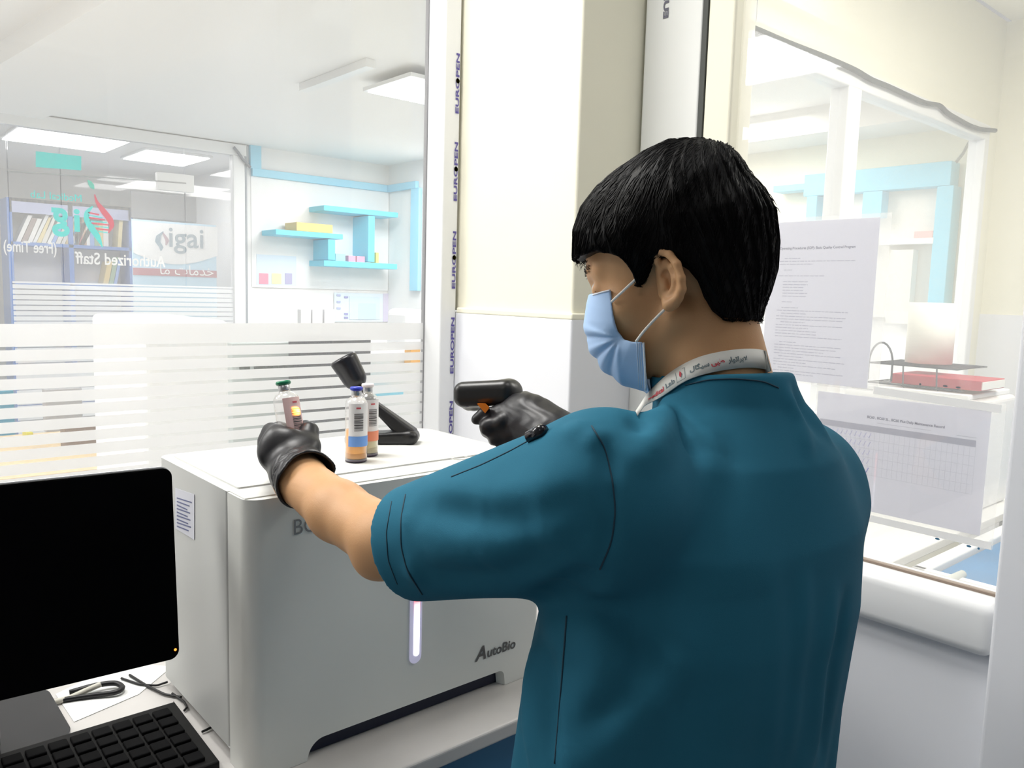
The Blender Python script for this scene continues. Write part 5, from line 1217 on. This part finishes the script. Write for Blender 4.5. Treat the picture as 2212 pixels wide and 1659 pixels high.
mb = MB(); pts_ = [(.0068, .0012), (.0078, -.001), (.0070, -.0040), (.0055, -.0058), (.0068, -.0025)]; mb.add([fn(*p) for p in pts_], [tuple(range(5))]); mb.build('emblem_swoosh', LG, lo2)

# ---- gloves
GLV = mat('black_nitrile', (0.010, 0.0095, 0.012), 0.40, bump=0.08, bscale=160, spec=0.45)
dL = (D(760, 1130, .93)-WL_); dL /= np.linalg.norm(dL)
def gl_hand(P):
    pc = D(640, 1020, 1.035); kn = D(614, 976, 1.052)
    d = rc(P, pc, kn, .030, .033, CF, .62)
    d = smin(d, rc(P, D(590, 980, 1.055), D(596, 944, 1.060), .014, .0115), .015)
    for (kx, ky, dy, r) in ((600, 936, 2, .0108), (592, 956, 24, .0112), (590, 978, 46, .0108), (596, 999, 66, .0098)):
        ch = [D(kx, ky, 1.062), D(kx-14, ky-3, 1.088), D(kx+2, 927+dy, 1.122), D(632, 930+dy, 1.132), D(655, 934+dy, 1.122)]
        d = smin(d, chain(P, ch, [r*1.1, r*1.05, r, r*.95, r*.85], .006), .006)
    th = [D(658, 1002, 1.043), D(669, 966, 1.056), D(668, 932, 1.076), D(660, 922, 1.098)]
    d = smin(d, chain(P, th, [.017, .0135, .0115, .0095], .006), .014)
    cf = rc(P, pc, pc+dL*.034, .034, .041); 
    w = .0011*np.sin(((P-pc)@np.cross(dL, CF))*520+4*np.sin((P-pc)@dL*300)+((P-pc)@CF)*300)
    lump = np.clip(1-np.abs((P-pc)@dL-.012)/.02, 0, 1)
    d = smin(d, cf, .010)-w*lump
    hole = rc(P, pc+dL*.004, pc+dL*.05, .0315, .040)
    d = smax(d, -hole, .0015)
    d = smax(d, (P-pc)@dL-.031-.003*np.sin(((P-pc)@CU)*170), .0015)
    return d
V, F = mesh_sdf(gl_hand, D(620, 990, 1.06)-.095, D(620, 990, 1.06)+.095, .0016)
# keep the bottle clear of the palm
def bottleclear(P): return rc(P, HT-HU*.117, HT-HU*.03, .0172, .0172)
V, F = mesh_sdf(lambda P: smax(gl_hand(P), -bottleclear(P), .001), D(620, 990, 1.06)-.095, D(620, 990, 1.06)+.095, .0016)
obj_np('glove', [(smooth_mesh(V, F, 1), F)], GLV, per)
def gl_right(P):
    d = chain(P, [ER_+(WR_-ER_)*.45, WR_, D(1155, 915, 1.125), D(1118, 905, 1.145)], [.044, .036, .033, .034], .02)
    d = smin(d, rc(P, D(1130, 885, 1.13), D(1140, 930, 1.13), .020, .026), .02)
    for pts, rs in (([D(1128, 880, 1.15), D(1082, 892, 1.135), D(1046, 896, 1.140), D(1030, 906, 1.142)], (.013, .0115, .0095, .0080)),
                    ([D(1128, 908, 1.14), D(1085, 912, 1.12), D(1054, 922, 1.125), D(1052, 932, 1.15)], (.0135, .0120, .0110, .0095)),
                    ([D(1132, 935, 1.14), D(1100, 938, 1.12), D(1073, 945, 1.125), D(1068, 950, 1.15)], (.0130, .0118, .0105, .009)),
                    ([D(1138, 958, 1.14), D(1115, 962, 1.12), D(1092, 968, 1.125), D(1088, 972, 1.15)], (.0120, .0105, .0095, .008)),
                    ([D(1160, 885, 1.13), D(1135, 868, 1.15), D(1100, 876, 1.165), D(1075, 882, 1.175)], (.016, .0135, .0115, .009))):
        d = smin(d, chain(P, pts, rs, .006), .006)
    w = .0003*np.sin(P@CR*330+P@CU*240+3*np.sin(P@CU*190)); return d-w
V, F = mesh_sdf(gl_right, [min(ER_[0], WR_[0])-.14, .60, ER_[2]-.03], [.92, .92, 1.40], .0022)
obj_np('glove', [(smooth_mesh(V, F, 1), F)], GLV, per)

# ================================================================== handheld scanner
SCN = mat('scanner_black', (0.010, 0.010, 0.010), 0.33)
hs = thing('barcode_scanner', 'black handheld barcode scanner with orange trigger held in the right hand', 'barcode scanner', D(1050, 850, 1.16))
sa, sb_ = D(1012, 852, 1.175), D(1098, 848, 1.155)
ax_ = (sb_-sa)/np.linalg.norm(sb_-sa); upv = CU-ax_*(CU@ax_); upv /= np.linalg.norm(upv); sid = np.cross(ax_, upv)
def scan_head(P):
    q = P-(sa+sb_)/2; x = q@ax_; y = q@sid; z = q@upv; hl = .045
    hz = .0185; hy = .030*(1-.10*np.clip(x/.05, -1, 1)); r = .014
    g = np.stack([np.abs(x)-hl+r, np.abs(y)-hy+r, np.abs(z)-hz+r], 1)
    d = np.sqrt((np.maximum(g, 0)**2).sum(1))+np.minimum(g.max(1), 0)-r
    d = smin(d, rc(P, sa+upv*-.012+ax_*.004, sa-upv*.014+ax_*.008, .012, .010), .012)
    d = smin(d, ell(P, sb_+ax_*.002+upv*-.002, (.018, .018, .018)), .012)
    return d
V, F = mesh_sdf(scan_head, (sa+sb_)/2-.085, (sa+sb_)/2+.085, .0016); obj_np('scanner_head', [(V, F)], SCN, hs)
hn = slab(D(1085, 872, 1.160), D(1108, 962, 1.150), .014, .012, .014, .012, sid, 'h', hs)
V, F = mesh_sdf(hn, D(1095, 920, 1.155)-.06, D(1095, 920, 1.155)+.06, .002); obj_np('handle', [(V, F)], SCN, hs)
tg = MB().prism([D(1030, 872, 1.122), D(1048, 872, 1.122), D(1057, 881, 1.122), D(1048, 893, 1.122), D(1042, 886, 1.122)], CF*.025); tg.build('trigger', mat('orange_trigger', (0.80, 0.20, 0.005), .4), hs, bevel=.001)
MB().prism([D(1004, 876, 1.150), D(1034, 871, 1.150), D(1032, 875, 1.150), D(1006, 880, 1.150)], CF*.03).build('window_rim', mat('rim_pale', (.55, .50, .55), .3), hs, bevel=.0008)
MB().prism([D(1056, 822, 1.155), D(1086, 823, 1.155), D(1091, 826, 1.155), D(1056, 826, 1.155)], CF*.02).build('top_button', SCN, hs, bevel=.001)
# aim the red light of the scanner at the bottle label
src = sa-ax_*.03-upv*.006; tgt = HT-HU*.058+ (EYE-HT)/np.linalg.norm(EYE-HT)*.017+CR*.004
spo.location = src; tgt = D(639, 888, 1.075); dv = Vector(tgt-src); spo.rotation_euler = dv.to_track_quat('-Z', 'Y').to_euler()
sp.spot_size = math.radians(2.9); sp.energy = 130.0; sp.color = (1.0, 0.28, 0.03); sp.spot_blend = 0.5
